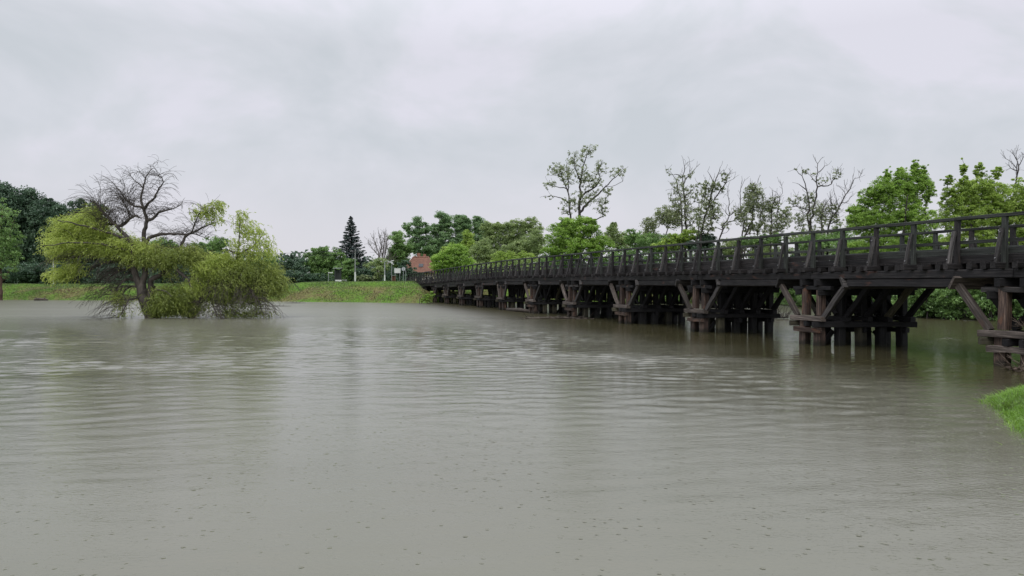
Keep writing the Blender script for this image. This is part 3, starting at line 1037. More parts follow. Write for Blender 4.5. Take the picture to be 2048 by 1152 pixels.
T_ = [dict(p=[(1398, 560), (1402, 465), (1413.8, 418.7), (1436.8, 387), (1451.7, 366), (1478, 349.5)], r=(0.22, 0.012), ground=True),
      dict(p=[(1415, 409), (1427, 377.5), (1436.8, 349.5), (1448.4, 320)], r=(0.12, 0.012), d=0.8),
      dict(p=[(1427, 372), (1415, 343), (1418.7, 333)], r=(0.05, 0.01)),
      dict(p=[(1390, 560), (1398, 450), (1400, 430), (1404, 405)], r=(0.14, 0.03), ground=True, dy=0.7),
      dict(p=[(1451.7, 366), (1455, 350), (1462, 343)], r=(0.03, 0.01)),
      dict(p=[(1436.8, 349.5), (1444, 342), (1450, 340)], r=(0.03, 0.01))]
make_tree('bare_topped_tree', 'airy tree leaning right with bare top twigs, just right of the two-stemmed tree', 1400, 78,
          [(1415, 372, 16, 12), (1448, 358, 10, 12), (1430, 372, 12, 14, 1.5), (1412, 385, 14, 12), (1418, 405, 18, 16), (1430, 425, 18, 20), (1408, 430, 24, 22), (1445, 380, 8, 8), (1405, 455, 28, 14)],
          'grey', 210, 17, 0.19, 0.3, 0.2, limbs=T_, bare=(90, 0.3, 0.9, 10.5), twig=0.014, flat=0.8)
U = [dict(p=[(1436, 560), (1438.5, 478), (1445, 451.7), (1458, 432), (1458, 402), (1455, 385), (1458, 366)], r=(0.16, 0.015), ground=True),
     dict(p=[(1456, 434), (1471.5, 422), (1478, 412)], r=(0.07, 0.01), d=0.8),
     dict(p=[(1445, 458), (1432, 455), (1422, 464)], r=(0.05, 0.012)),
     dict(p=[(1458, 436), (1451, 425), (1453, 412)], r=(0.04, 0.01)),
     dict(p=[(1440, 470), (1452, 466), (1460, 458)], r=(0.035, 0.01))]
make_tree('bare_tree', 'thin crooked bare stem with few twigs between two leafy airy trees', 1438, 76, [(1470, 425, 12, 14), (1450, 450, 14, 12)], 'grey', 26, 10, 0.18, 0.26, 0.15,
          limbs=U, bare=(70, 0.3, 0.8, 8), twig=0.013)
Vt = [dict(p=[(1480, 560), (1484, 470), (1489, 440.6), (1480, 409), (1481, 378), (1488, 362), (1499, 353)], r=(0.16, 0.012), ground=True),
      dict(p=[(1486, 560), (1490, 470), (1505, 440.6), (1506.6, 409), (1505, 364)], r=(0.14, 0.012), ground=True, dy=0.8),
      dict(p=[(1512, 560), (1514, 465), (1521, 440), (1520, 420)], r=(0.10, 0.02), ground=True, dy=-0.8),
      dict(p=[(1481, 378), (1484, 360), (1483, 352)], r=(0.03, 0.01)), dict(p=[(1506, 375), (1515, 366), (1517, 357)], r=(0.03, 0.01)),
      dict(p=[(1497, 455), (1478, 425), (1470, 405)], r=(0.05, 0.01))]
make_tree('airy_tree', 'leafy airy tree with several thin stems behind the middle of the rail', 1492, 75,
          [(1507, 395, 20, 30, 1.3), (1488, 430, 20, 25), (1528, 425, 18, 25), (1498, 375, 8, 10, .6), (1510, 455, 30, 14)], 'grey', 260, 20, 0.18, 0.3, 0.15,
          limbs=Vt, bare=(70, 0.3, 0.8, 10.5), twig=0.012, flat=0.8)
Wt = [dict(p=[(1554, 560), (1555, 450), (1556.6, 409), (1564, 378), (1561, 365.6)], r=(0.13, 0.012), ground=True),
      dict(p=[(1556, 440), (1572, 425), (1585, 412)], r=(0.06, 0.01), d=0.6), dict(p=[(1556.6, 415), (1546, 395), (1543, 378)], r=(0.05, 0.01)),
      dict(p=[(1540, 560), (1541, 470), (1543, 430), (1548, 400)], r=(0.09, 0.015), ground=True, dy=0.7), dict(p=[(1560, 392), (1553, 385), (1554, 376)], r=(0.03, 0.01))]
make_tree('airy_tree', 'slim airy tree with a hooked bare tip left of the tall bare-limbed tree', 1555, 74,
          [(1548, 410, 14, 18), (1560, 440, 24, 20), (1575, 425, 14, 12), (1545, 462, 24, 12)], 'grey', 150, 17, 0.18, 0.3, 0.14, limbs=Wt, bare=(70, 0.3, 0.8, 10), twig=0.012)
X = [dict(p=[(1619, 560), (1619, 456), (1614, 428), (1616, 397), (1609.7, 367), (1603.4, 351.6), (1587.8, 336)], r=(0.20, 0.02), ground=True),
     dict(p=[(1622, 560), (1620.6, 450), (1625, 418.7), (1633, 390.6), (1632.3, 365.6), (1634.7, 328), (1625, 309)], r=(0.20, 0.015), ground=True, dy=0.5),
     dict(p=[(1634.7, 326), (1645.6, 314)], r=(0.04, 0.01)),
     dict(p=[(1636, 350), (1645.6, 337.5), (1656.6, 329.7), (1653, 324)], r=(0.05, 0.01), d=0.5),
     dict(p=[(1636, 379.7), (1648.8, 372), (1666, 367), (1662.8, 343.8)], r=(0.08, 0.01), d=0.8),
     dict(p=[(1666, 367), (1673.8, 348), (1681.6, 336)], r=(0.04, 0.01)),
     dict(p=[(1630, 361), (1620.6, 354.7), (1609.7, 348)], r=(0.05, 0.01), d=-0.6),
     dict(p=[(1608, 375), (1595.6, 368.8), (1581.6, 366)], r=(0.06, 0.01), d=-0.5),
     dict(p=[(1614, 416), (1600, 415.6), (1580, 415.6), (1573, 428)], r=(0.06, 0.01), d=-0.5),
     dict(p=[(1603.4, 351.6), (1604, 340), (1602, 333)], r=(0.04, 0.01)),
     dict(p=[(1613, 432), (1603, 422), (1595, 420)], r=(0.04, 0.01))]
make_tree('bare_topped_tree', 'tall dark-limbed tree with bare forked top left of the big fresh green trees', 1620, 70,
          [(1590, 338, 7, 5, .6), (1608, 343, 9, 8), (1588, 402, 14, 12), (1605, 398, 8, 10, .5), (1620, 395, 16, 14), (1645, 362, 12, 8), (1672, 350, 10, 12), (1622, 425, 25, 22),
           (1600, 440, 18, 14), (1645, 425, 18, 22), (1628, 352, 8, 8, .5), (1620, 460, 36, 12)], 'grey', 230, 12, 0.17, 0.27, 0.2, limbs=X,
          bare=(120, 0.3, 0.8, 9), twig=0.012, flat=0.8)
Y2 = [dict(p=[(1652, 560), (1656.6, 454.7), (1662.8, 436), (1678, 414), (1691, 389), (1700, 378), (1705, 362.5), (1722, 348)], r=(0.14, 0.01), ground=True),
      dict(p=[(1705, 362.5), (1708, 343.8)], r=(0.03, 0.008)), dict(p=[(1683, 408), (1699, 400), (1710, 390.6)], r=(0.04, 0.008), d=0.6),
      dict(p=[(1640, 560), (1642.5, 447), (1647, 415.6), (1660, 397), (1662, 385)], r=(0.09, 0.01), ground=True, dy=0.8),
      dict(p=[(1691, 389), (1684, 378), (1682, 376)], r=(0.03, 0.008)), dict(p=[(1678, 414), (1672, 395), (1668, 385)], r=(0.035, 0.008)),
      dict(p=[(1663, 436), (1664, 412), (1660, 400)], r=(0.035, 0.008)), dict(p=[(1698, 382), (1690, 373)], r=(0.02, 0.008))]
make_tree('bare_tree', 'leafless tree leaning right beside the big fresh green trees', 1654, 67, [(1668, 415, 14, 12), (1650, 440, 18, 14), (1672, 440, 16, 12)], 'grey', 60, 12, 0.17, 0.26, 0.12,
          limbs=Y2, bare=(170, 0.4, 0.9, 8), twig=0.011)
for lb, px, Y, bl, c in [
    ('low green bush behind the rail right of the thin bare stem', 1520, 72, [(1545, 478, 34, 12), (1500, 482, 30, 12)], 'mid'),
    ('low green bush behind the rail at the foot of the tall dark-limbed tree', 1600, 68, [(1600, 475, 30, 14), (1640, 478, 26, 14), (1680, 465, 22, 18)], 'olive')]:
    bush(lb, px, Y, bl, c, 110, 38, 0.18, 0.42)

# ------------------------------------------------------------------ big fresh green trees on the right bank
make_tree('broadleaf_tree', 'big fresh green tree with spiky top shoots, left of the two big ones', 1795, 53,
          [(1735, 400, 20, 24, .8), (1712, 432, 20, 24), (1765, 388, 26, 36), (1773, 352, 7, 14, 3), (1800, 378, 28, 38), (1800, 346, 9, 12, 3), (1829, 338, 7, 18, 3), (1832, 375, 20, 38),
           (1845, 345, 8, 14, 2.5), (1740, 385, 7, 10, 2.5), (1852, 378, 18, 30), (1746, 445, 50, 32), (1820, 440, 58, 40), (1770, 495, 75, 28), (1850, 492, 50, 28)],
          'bright', 1350, 84, 0.122, 0.38, 0.22, depth=0.6, tonevar=0.18, seg=0.4, twig=0.010, wig=0.12)
make_tree('broadleaf_tree', 'big fresh green tree at the right edge with layered foliage behind the bridge', 1960, 45,
          [(1898, 398, 20, 26, .8), (1928, 372, 12, 26), (1930, 392, 28, 36), (1927, 338, 7, 12, 3), (1957, 340, 10, 16, 2), (1965, 385, 30, 36), (1992, 346, 9, 14, 2), (1896, 360, 7, 10, 2.5), (2000, 400, 30, 36),
           (2050, 395, 30, 42), (2090, 400, 40, 60), (1945, 435, 70, 36), (2030, 442, 55, 38), (1960, 488, 90, 30), (2080, 480, 50, 40)],
          'lime', 1500, 84, 0.11, 0.35, 0.24, depth=0.6, tonevar=0.2, seg=0.4, twig=0.010, wig=0.12, flat=0.55)
Z3 = [dict(p=[(2032, 560), (2031, 365), (2032, 337), (2022, 323.6), (2010.5, 317.7), (2006, 309)], r=(0.11, 0.01), ground=True),
      dict(p=[(2032, 352), (2038, 332), (2036, 320), (2035.6, 309), (2039, 301)], r=(0.05, 0.008), d=0.4),
      dict(p=[(2031, 345), (2018, 337), (2005, 327)], r=(0.04, 0.008), d=-0.3), dict(p=[(2037, 326), (2045, 315), (2050, 312)], r=(0.03, 0.008)),
      dict(p=[(2036, 322), (2028, 312), (2024, 307)], r=(0.03, 0.008))]
make_tree('bare_tree', 'leafless treetop showing above the rightmost big green tree', 2031, 48, None, 'grey', 0, 0, limbs=Z3, bare=(70, 0.2, 0.6, 8.5), twig=0.008)
GR = 'bushes overhanging the water behind the near half of the bridge'
for lb, px, Y, bl, c, k in [
    ('dark green bush overhanging the water, just right of the second pier from the right', 1855, 46.4, [(1850, 600, 30, 34), (1835, 570, 30, 28), (1870, 622, 24, 14)], 'mid', 190),
    ('dark green bush overhanging the water midway between the two nearest piers', 1910, 44.8, [(1905, 592, 32, 40), (1925, 560, 34, 30), (1905, 628, 30, 12)], 'mid', 210),
    ('dark green bush overhanging the water, left of the nearest pier', 1965, 43.6, [(1965, 595, 34, 36), (1985, 565, 34, 30), (1960, 628, 28, 10)], 'mid', 210),
    ('dark green bush overhanging the water behind the nearest pier at the right edge', 2030, 42.8, [(2030, 595, 40, 36), (2060, 570, 40, 40)], 'mid', 200),
    ('green bush at the waterline seen through the second pier from the right', 1770, 53, [(1760, 588, 46, 28), (1795, 570, 34, 30)], 'mid', 170),
    ('green bush at the waterline seen through the struts left of the second pier', 1690, 60, [(1690, 578, 44, 26)], 'mid', 130),
    ('green bush at the waterline between the second and third pier', 1610, 68, [(1605, 575, 30, 24), (1570, 580, 22, 18)], 'mid', 130),
    ('green bush at the waterline seen behind the third pier', 1530, 80, [(1500, 582, 46, 16), (1550, 580, 26, 16)], 'mid', 110),
    ('green bush at the waterline seen through the fourth pier', 1400, 84, [(1380, 580, 60, 14), (1440, 580, 30, 14)], 'mid', 110),
    ('green bush at the waterline seen behind the middle piers', 1250, 88, [(1220, 578, 60, 14), (1300, 578, 50, 14)], 'mid', 110),
]:
    bush(lb, px, Y, bl, c, k, 62, 0.15 if Y < 60 else 0.2, 0.4, group=GR, hang=0.3)
for lb, px, Y, bl, c in [
    ('green thicket behind the rail left of the big fresh green trees', 1720, 58, [(1700, 500, 40, 26), (1745, 520, 44, 24)], 'mid'),
    ('green thicket behind the deck under the big fresh green tree', 1840, 51, [(1830, 530, 60, 22), (1900, 520, 40, 24)], 'mid'),
    ('green thicket behind the deck at the right edge', 1990, 47, [(1980, 525, 70, 24), (2070, 520, 50, 30)], 'mid'),
    ('green thicket behind the rail at the foot of the bright green rounded tree', 1170, 90, [(1130, 525, 50, 20), (1200, 520, 50, 22)], 'mid'),
    ('green thicket behind the far rail below the pale olive trees', 1030, 103, [(980, 540, 50, 16), (1060, 532, 50, 18)], 'olive'),
    ('green thicket rising above the rail between the low trees and the twin bare-topped tree', 1330, 88, [(1310, 485, 40, 20), (1350, 492, 40, 18)], 'mid'),
    ('green thicket rising above the rail left of the hooked airy tree', 1490, 79, [(1470, 495, 44, 20), (1520, 492, 40, 22)], 'olive'),
    ('green thicket rising above the rail left of the big fresh green trees', 1650, 66, [(1630, 490, 44, 20), (1680, 484, 34, 24)], 'mid'),
    ('green thicket behind the rail at the third pier', 1560, 76, [(1540, 510, 50, 26), (1620, 505, 40, 24)], 'olive'),
    ('green thicket behind the rail at the fourth pier', 1440, 82, [(1430, 515, 50, 26)], 'mid'),
    ('green thicket behind the rail right of the bright green rounded tree', 1300, 92, [(1270, 515, 60, 22), (1350, 515, 50, 24)], 'mid'),
]:
    bush(lb, px, Y, bl, c, 130, 55, 0.2, 0.5, name='thicket', cat='thicket')

def bank_brush():
    rng = np.random.default_rng(18)
    n = 1100
    x = rng.uniform(-84, -14, n)
    y = 105.5 + rng.normal(size=n) * 1.1 + np.where(x < -60, 2.5, 0)
    C = np.stack([x, y, ground_z(x, y) + 0.1 + rng.random(n) ** 1.5 * 1.25], 1)
    V, Fq, tone = clump_leaves(C, rng.uniform(0.3, 0.55, n), 26, 0.2, rng, flat=0.8)
    mesh_obj('hedge_undergrowth', np_mesh('hedge_undergrowth', V, Fq, FOL['dark'], tone), label='low dark undergrowth closing the foot of the shrubs along the bank top', cat='undergrowth', kind='stuff')


bank_brush()


def shore_brush():
    rng = np.random.default_rng(8)
    pts = []
    seq = [(10, 81.3), (14, 81), (22, 79), (26.6, 74), (26, 60), (25.4, 47), (28.2, 42), (45, 38)]
    for (xa, ya), (xb, yb) in zip(seq, seq[1:]):
        n = int(math.hypot(xb - xa, yb - ya) * 14)
        for _ in range(n):
            f = rng.random()
            pts.append((xa + (xb - xa) * f + rng.normal() * 0.45 + 0.35, ya + (yb - ya) * f + rng.normal() * 0.45, 0.1 + rng.random() ** 1.3 * 1.9))
    C = np.array(pts)
    V, Fq, tone = clump_leaves(C, rng.uniform(0.2, 0.42, len(C)), 34, 0.15, rng, flat=0.8, droop=0.6)
    V[:, 2] = np.maximum(V[:, 2], 0.01)
    mesh_obj('undergrowth', np_mesh('undergrowth', V, Fq, FOL['mid'], tone), label='dense green undergrowth hanging over the waterline of the right shore', cat='undergrowth', kind='stuff')


shore_brush()

# distant woods that close the view behind everything
def woods():
    rng = np.random.default_rng(5)
    n = 3600
    a = rng.uniform(-0.95, 1.25, n)
    R = rng.uniform(165, 230, n)
    x, y = np.sin(a) * R, np.cos(a) * R
    zt = rng.uniform(0, 1, n) ** 1.3 * (6.5 + 2.0 * wob(a * 40, a * 13, 1.0))
    C = np.stack([x, y, 1.0 + zt], 1)
    V, Fq, tone = clump_leaves(C, rng.uniform(1.4, 2.6, n), 34, 0.95, rng, flat=0.8)
    mesh_obj('woods', np_mesh('woods', V, Fq, FOL['dark'], tone), label='distant line of dark green woods closing the horizon', cat='woods', kind='stuff')


woods()


# ------------------------------------------------------------------ spruce
def spruce():
    rng = np.random.default_rng(12)
    Y = 116.0
    bx = (702 - 1024) / 1480 * Y
    bz = gz(bx, Y)
    base = np.array([bx, Y, bz - 0.1])
    top = EYE + (566 - 430) / 1480 * Y
    H = top - bz
    root = empty('spruce_tree', base, label='dark blue-green spruce with a pointed crown on the far bank', cat='tree')
    m = Mesh().tube([base, base + np.array([0.05, 0, H * 0.5]), base + np.array([0, 0, H - 0.1])], [0.24, 0.14, 0.02])
    m.build('trunk', BARK, root, base)
    VV, FF, TT, off = [], [], [], 0
    tw = Mesh()
    nl = 36
    for i in range(nl):
        f = (i + 0.5) / nl
        z = bz + 0.5 + (H - 0.6) * f
        Rm = 3.75 * (1 - f) ** 0.92 * (1 + 0.10 * math.sin(i * 2.4)) + 0.12
        nb = int(15 - 6 * f)
        for k in range(nb):
            an = 2 * math.pi * (k + rng.random()) / nb
            rr = Rm * rng.uniform(0.8, 1.12)
            dirh = np.array([math.cos(an), math.sin(an), 0])
            lift = rng.uniform(-0.12, 0.14)
            n = int(9 + rr * 21)
            t = rng.random(n) ** 0.7
            side = np.array([-dirh[1], dirh[0], 0])
            zj = rng.uniform(-0.09, 0.09)
            spread = (0.05 + 0.22 * (1 - t)) * rr * rng.uniform(-1, 1, n)
            zz = z + zj + rr * (lift * t + 0.16 * t * t - 0.12) - np.abs(spread) * 0.25 - rng.random(n) * 0.10
            C = base * [1, 1, 0] + dirh * (rr * t)[:, None] + side * spread[:, None]
            C[:, 2] = zz
            D = unit(dirh + side * np.sign(spread)[:, None] * 0.6 + rng.normal(size=(n, 3)) * 0.18 + np.array([0, 0, -0.12]))
            Nn = unit(np.array([0, 0, 1]) + rng.normal(size=(n, 3)) * 0.45)
            S = unit(np.cross(Nn, D))
            Ln = rng.uniform(0.22, 0.42, n)
            V, Fq = leaf_faces(C, D, S, Ln, Ln * 0.36)
            VV.append(V); FF.append(Fq + off); off += len(V)
            TT.append(np.clip(rng.normal(0.45, 0.2, n) + 0.2 * (t > 0.8), 0, 1))
    mesh_obj('crown', np_mesh('crown', np.concatenate(VV) - base, np.concatenate(FF), FOL['spruce'], np.concatenate(TT)), root, base)


spruce()
BT = [dict(p=[(757, 562), (758, 530), (757, 505), (752, 490), (747, 478)], r=(0.2, 0.03), ground=True),
      dict(p=[(762, 562), (765, 520), (768, 490), (770, 470)], r=(0.14, 0.02), ground=True, dy=0.5),
      dict(p=[(758, 520), (763, 495), (760, 472)], r=(0.09, 0.02)), dict(p=[(757, 512), (745, 498), (738, 488)], r=(0.08, 0.02)),
      dict(p=[(766, 530), (774, 520), (778, 505)], r=(0.08, 0.02)), dict(p=[(764, 525), (773, 495), (774, 474)], r=(0.08, 0.02)), dict(p=[(768, 535), (780, 524), (785, 518)], r=(0.06, 0.02))]
make_tree('bare_tree', 'pale leafless tree between the spruce and the road signs', 758, 114, None, 'grey', 0, 0, limbs=BT, bare=(260, 0.5, 1.5, 4.5), twig=0.02, bark=BARKP)


# ------------------------------------------------------------------ the flooded willow
WBARK = bark_mat('willow_bark', (0.022, 0.018, 0.015), (0.085, 0.072, 0.058))


def willow():
    rng = np.random.default_rng(33)
    Y = 46.5
    base = W(303, 636, Y)
    base[2] = -0.6
    root = empty('willow_tree', base, label='old willow standing in the flood water, bare curling top twigs and yellow-green drooping sides', cat='tree')
    sk = Skel(160000)

    def lm(pts, r0, r1, d=0.0, first=False, wig=0.08, top=None):
        q = []
        for i, (x, y) in enumerate(pts):
            p = W(x, y, Y)
            p[1] += d * i / (len(pts) - 1) + (0 if top is None else top)
            q.append(p)
        if first:
            q[0][2] = -0.6
        sk.limb(q, r0, r1, rng, seg=0.28, wig=wig, root=first)
    # main trunk and its stems
    lm([(306, 640), (301, 630), (292, 610), (285, 592), (283, 575)], 0.40, 0.30, first=True, wig=0.05)
    lm([(312, 640), (308, 628), (298, 605), (297, 585), (300, 570)], 0.27, 0.22, 0.3, first=True)
    lm([(285, 580), (276, 562), (272, 545), (270, 520), (269, 486), (258, 472), (243, 455), (235, 447), (227, 436), (219, 428), (209, 413), (195, 404)], 0.22, 0.05, -0.8)
    lm([(288, 578), (290, 550), (288, 523), (287, 493), (286, 460), (291, 441), (284, 419), (277, 396), (281, 375), (285, 356), (290, 345), (295, 337), (293.5, 329), (286, 325)], 0.21, 0.012, 0.6)
    lm([(297, 580), (300, 560), (320, 549), (335, 534), (345, 504), (356, 493), (363, 473), (368, 467), (381, 462), (396, 453), (407, 448), (421, 443)], 0.19, 0.03, 0.9)
    lm([(243, 455), (252, 447), (262, 438), (275, 432), (288, 438)], 0.12, 0.05, -0.3)
    lm([(291, 441), (302, 438), (312, 424), (338.5, 416), (353, 407)], 0.11, 0.015, 0.7)
    lm([(284, 419), (299, 406), (313, 396), (322, 378), (333, 366), (331, 358), (325, 354), (313, 354)], 0.10, 0.010, -0.6)
    lm([(284, 419), (269, 412.5), (256, 407), (243, 393), (232, 378)], 0.09, 0.012, 0.5)
    lm([(285, 356), (276.5, 336.5), (277, 325)], 0.03, 0.008)
    lm([(281, 375), (270, 361), (263, 353), (257, 342)], 0.04, 0.008)
    lm([(288, 490), (296, 476), (305, 471.5), (320, 467), (348, 467), (367, 468)], 0.13, 0.06, 0.6)
    lm([(289, 498), (305, 494), (320, 495), (351, 495)], 0.09, 0.05, 0.9)
    lm([(368, 467), (380, 466), (395, 471), (410, 476)], 0.06, 0.015, 0.5)
    lm([(378, 463), (392, 447), (402, 430), (412, 415)], 0.05, 0.012, -0.5)
    lm([(235, 447), (222, 449), (205, 452), (190, 448), (175, 440)], 0.09, 0.02, -0.8)
    lm([(262, 438), (256, 425), (246, 410), (236, 398)], 0.06, 0.012, 0.5)
    # dark arching limbs on the left under the foliage
    for pts, r in (([(280, 560), (262, 545), (240, 538), (215, 540), (190, 552), (170, 570)], 0.14), ([(278, 550), (255, 530), (228, 522), (200, 525), (165, 540)], 0.13),
                   ([(276, 565), (256, 558), (236, 562), (220, 575), (208, 596)], 0.10), ([(272, 540), (245, 520), (210, 510), (170, 512), (130, 520)], 0.12),
                   ([(280, 575), (262, 572), (246, 580), (236, 600), (232, 622)], 0.08), ([(278, 590), (268, 600), (272, 618), (276, 632)], 0.06),
                   ([(269, 500), (240, 494), (205, 488), (170, 488), (130, 495)], 0.08), ([(265, 480), (235, 468), (195, 455), (150, 445)], 0.10)):
        lm(pts, r, 0.025, rng.uniform(-2.5, 2.5))
    # low right limb out of the water and the drooping elbow
    lm([(378, 640), (388, 608), (401, 600), (416, 587), (432, 572), (448, 552), (458, 535), (468, 520), (476, 512)], 0.24, 0.09, 0.5, first=True)
    lm([(468, 520), (480, 490), (482, 464), (484, 440), (480, 424)], 0.07, 0.012, -0.5)
    lm([(345, 510), (352, 530), (358, 541), (375, 554), (384, 560), (392, 575)], 0.12, 0.07, -0.6)
    lm([(448, 552), (475, 540), (505, 540), (535, 550)], 0.12, 0.03, 1.0)
    lm([(440, 562), (470, 565), (500, 575), (525, 600), (535, 622)], 0.10, 0.02, -1.0)
    lm([(476, 512), (500, 495), (515, 475), (522, 455)], 0.08, 0.012, 0.8)
    lm([(420, 585), (432, 612), (445, 632)], 0.06, 0.03, -0.8)
    lm([(476, 512), (455, 500), (440, 508), (420, 525)], 0.08, 0.02, 1.0)
    lm([(300, 590), (320, 580), (345, 582), (365, 592)], 0.08, 0.02, -1.4)
    nlimb = sk.n

    # bare curling twigs: they rise, then bend over to the left as if combed by the wind
    def twigs(n, cand, lo, hi, up, bias, curl, segs=9, r=0.0075):
        for _ in range(n):
            j = int(rng.choice(cand))
            q, cur = sk.p[j].copy(), j
            az = rng.uniform(0, 2 * math.pi)
            d = unit(np.array([math.cos(az) * 0.6 + bias, math.sin(az) * 0.5, up]))
            ln = rng.uniform(lo, hi)
            cx = rng.normal(-0.10, 0.22)
            c = rng.uniform(0.6, 1.5) * curl
            rr = r * rng.uniform(0.6, 1.2)
            for i in range(segs):
                d = unit(d + np.array([cx * 0.5, rng.normal() * 0.05, -c * (i / segs)]) + rng.normal(size=3) * 0.07)
                q = q + d * ln / segs
                cur = sk.add(q, cur, rr * (1 - 0.7 * i / segs))
                if i in (3, 5) and rng.random() < 0.5:
                    q2, c2 = q.copy(), cur
                    d2 = unit(d + rng.normal(size=3) * 0.35)
                    for k in range(4):
                        d2 = unit(d2 + np.array([cx * 0.5, 0, -c * 0.5]) + rng.normal(size=3) * 0.08)
                        q2 = q2 + d2 * ln / segs
                        c2 = sk.add(q2, c2, rr * 0.5)
    px = 1024 + (sk.p[:nlimb, 0] / sk.p[:nlimb, 1]) * 1480
    py = 566 - (sk.p[:nlimb, 2] - EYE) / sk.p[:nlimb, 1] * 1480
    rl = sk.r[:nlimb]
    A = np.where((py < 462) & (py > 398) & (px > 195) & (px < 272) & (rl < 0.2))[0]
    twigs(300, A, 1.0, 2.6, 1.0, -0.12, 0.34, r=0.0065)
    B = np.where((py < 450) & (py > 345) & (px >= 235) & (px < 345) & (rl < 0.13))[0]
    twigs(200, B, 0.5, 1.3, 0.5, -0.15, 0.5)
    Cc = np.where((py < 500) & (px >= 300) & (px < 420) & (rl < 0.16))[0]
    twigs(260, Cc, 0.6, 1.7, 0.45, 0.1, 0.36)
    Dd = np.where((py > 505) & (px < 285) & (rl < 0.16))[0]
    twigs(430, Dd, 0.9, 2.6, 0.1, -0.5, 0.42, r=0.009)
    Ee = np.where((py > 540) & (px > 415))[0]
    twigs(560, Ee, 0.8, 2.4, -0.1, 0.35, 0.35, r=0.008)
    Gg = np.where((py > 470) & (py < 560) & (px > 300) & (px < 470))[0]
    twigs(160, Gg, 0.8, 2.0, 0.1, 0.2, 0.4)
    # leafy masses
    parts = []

    def mass(col, blobs, n, per, size, cr, depth=1.0, strands=True, flow=(0, 0), tonevar=0.12, flat=0.5, stringy=0.55):
        T = blob_points(blobs, Y, n, rng, depth, 0.5)
        T[:, 2] = np.maximum(T[:, 2], 0.12 + 0.2 * rng.random(len(T)))
        sk.attach(T, rng, seg=0.4, wig=0.15, tip=0.008, updown=0.3, root=base)
        # each clump is a spray of hanging strings of narrow leaves
        k = int(per)
        idx = np.repeat(np.arange(len(T)), k)
        m = len(idx)
        off = rng.normal(size=(m, 3)) * cr * np.array([0.6, 0.6, flat * 0.6])
        st = T[idx] + off
        nl = 7
        out = unit((T[idx] - base) * np.array([1, 1, 0]) + 1e-6)
        d = unit(out * 0.5 + rng.normal(size=(m, 3)) * 0.5 + np.array([flow[0], 0, flow[1]]))
        Cs, Ds, tn = [], [], []
        q = st
        ct = np.clip(rng.normal(0.5, 0.2, len(T)) + tonevar * wob(T[:, 0], T[:, 2], 1.3, 2), 0, 1)
        ln = rng.uniform(0.45, 1.15, m) * stringy
        for i in range(nl):
            d = unit(d + np.array([0, 0, -0.24]) + rng.normal(size=(m, 3)) * 0.10)
            q = q + d * (ln / nl)[:, None]
            Cs.append(q + rng.normal(size=(m, 3)) * 0.025)
            Ds.append(unit(d + rng.normal(size=(m, 3)) * 0.55))
            tn.append(np.clip(ct[idx] + rng.normal(0, 0.07, m), 0, 1))
        C = np.concatenate(Cs); D = np.concatenate(Ds); tone = np.concatenate(tn)
        ok = C[:, 2] > 0.03
        C, D, tone = C[ok], D[ok], tone[ok]
        S = unit(np.cross(D, rng.normal(size=C.shape) + np.array([0, 0, 0.2])))
        Ln = size * rng.uniform(0.7, 1.3, len(C))
        V, Fq = leaf_faces(C, D, S, Ln, Ln * 0.36)
        parts.append((col, V, Fq, tone))
    mass('willow', [(118, 478, 20, 18), (145, 452, 34, 22), (188, 438, 30, 28), (122, 508, 30, 9), (160, 490, 52, 26), (222, 488, 40, 28), (255, 500, 34, 26), (205, 462, 34, 24), (290, 492, 20, 18)],
         400, 19, 0.115, 0.44, 1.0, flow=(-0.12, 0.3), flat=0.35)
    mass('willow', [(130, 547, 24, 13), (150, 535, 20, 12)], 46, 9, 0.14, 0.4, 0.9, flow=(-0.2, 0.1))
    mass('sedge', [(340, 515, 42, 18), (308, 512, 28, 22), (268, 515, 22, 12), (335, 550, 30, 6, .25), (392, 520, 22, 20), (378, 500, 16, 16)], 170, 17, 0.115, 0.42, 0.9)
    mass('sedge', [(345, 595, 44, 26), (325, 612, 34, 20), (375, 615, 26, 16), (245, 595, 20, 12, .4)], 210, 19, 0.115, 0.38, 0.8)
    mass('willow', [(425, 535, 36, 26), (450, 520, 30, 18), (400, 565, 24, 26)], 120, 19, 0.115, 0.42, 0.9)
    mass('sedge', [(470, 560, 46, 34), (505, 545, 36, 30), (538, 570, 30, 34), (450, 590, 40, 22, .7), (505, 590, 34, 24, .6), (415, 590, 18, 16, .4), (545, 545, 18, 18), (556, 562, 12, 12, .5)], 290, 15, 0.115, 0.42, 1.0)
    mass('willow', [(415, 422, 24, 16, .7), (432, 408, 14, 10, .7), (395, 425, 14, 8, .5), (430, 440, 16, 7, .4)], 70, 4, 0.14, 0.34, 0.8, stringy=0.45)
    mass('willow', [(482, 445, 18, 24), (500, 462, 22, 20), (520, 482, 22, 22), (470, 490, 20, 12), (532, 505, 20, 16), (478, 425, 10, 8, .5), (495, 505, 30, 14)], 190, 4, 0.13, 0.4, 0.9, stringy=0.5)
    mass('sedge', [(455, 626, 44, 8), (510, 626, 36, 8), (240, 625, 26, 6, .4)], 130, 3, 0.12, 0.35, 1.0, flow=(0.4, -0.1))
    sk.finish(tip=0.007, power=0.36, cap_r=0.05)
    rid = sk.roots()
    for q_ in np.unique(rid):
        V, Fq = sk.mesh(rid == q_)
        mesh_obj('trunk', np_mesh('trunk', V - base, Fq, WBARK), root, base)
    for col in ('willow', 'sedge'):
        ps = [p for p in parts if p[0] == col]
        o = 0
        VV, FF, TT = [], [], []
        for _, V, Fq, tn in ps:
            VV.append(V); FF.append(Fq + o); TT.append(tn); o += len(V)
        mesh_obj('crown', np_mesh('crown', np.concatenate(VV) - base, np.concatenate(FF), FOL[col], np.concatenate(TT)), root, base)


willow()


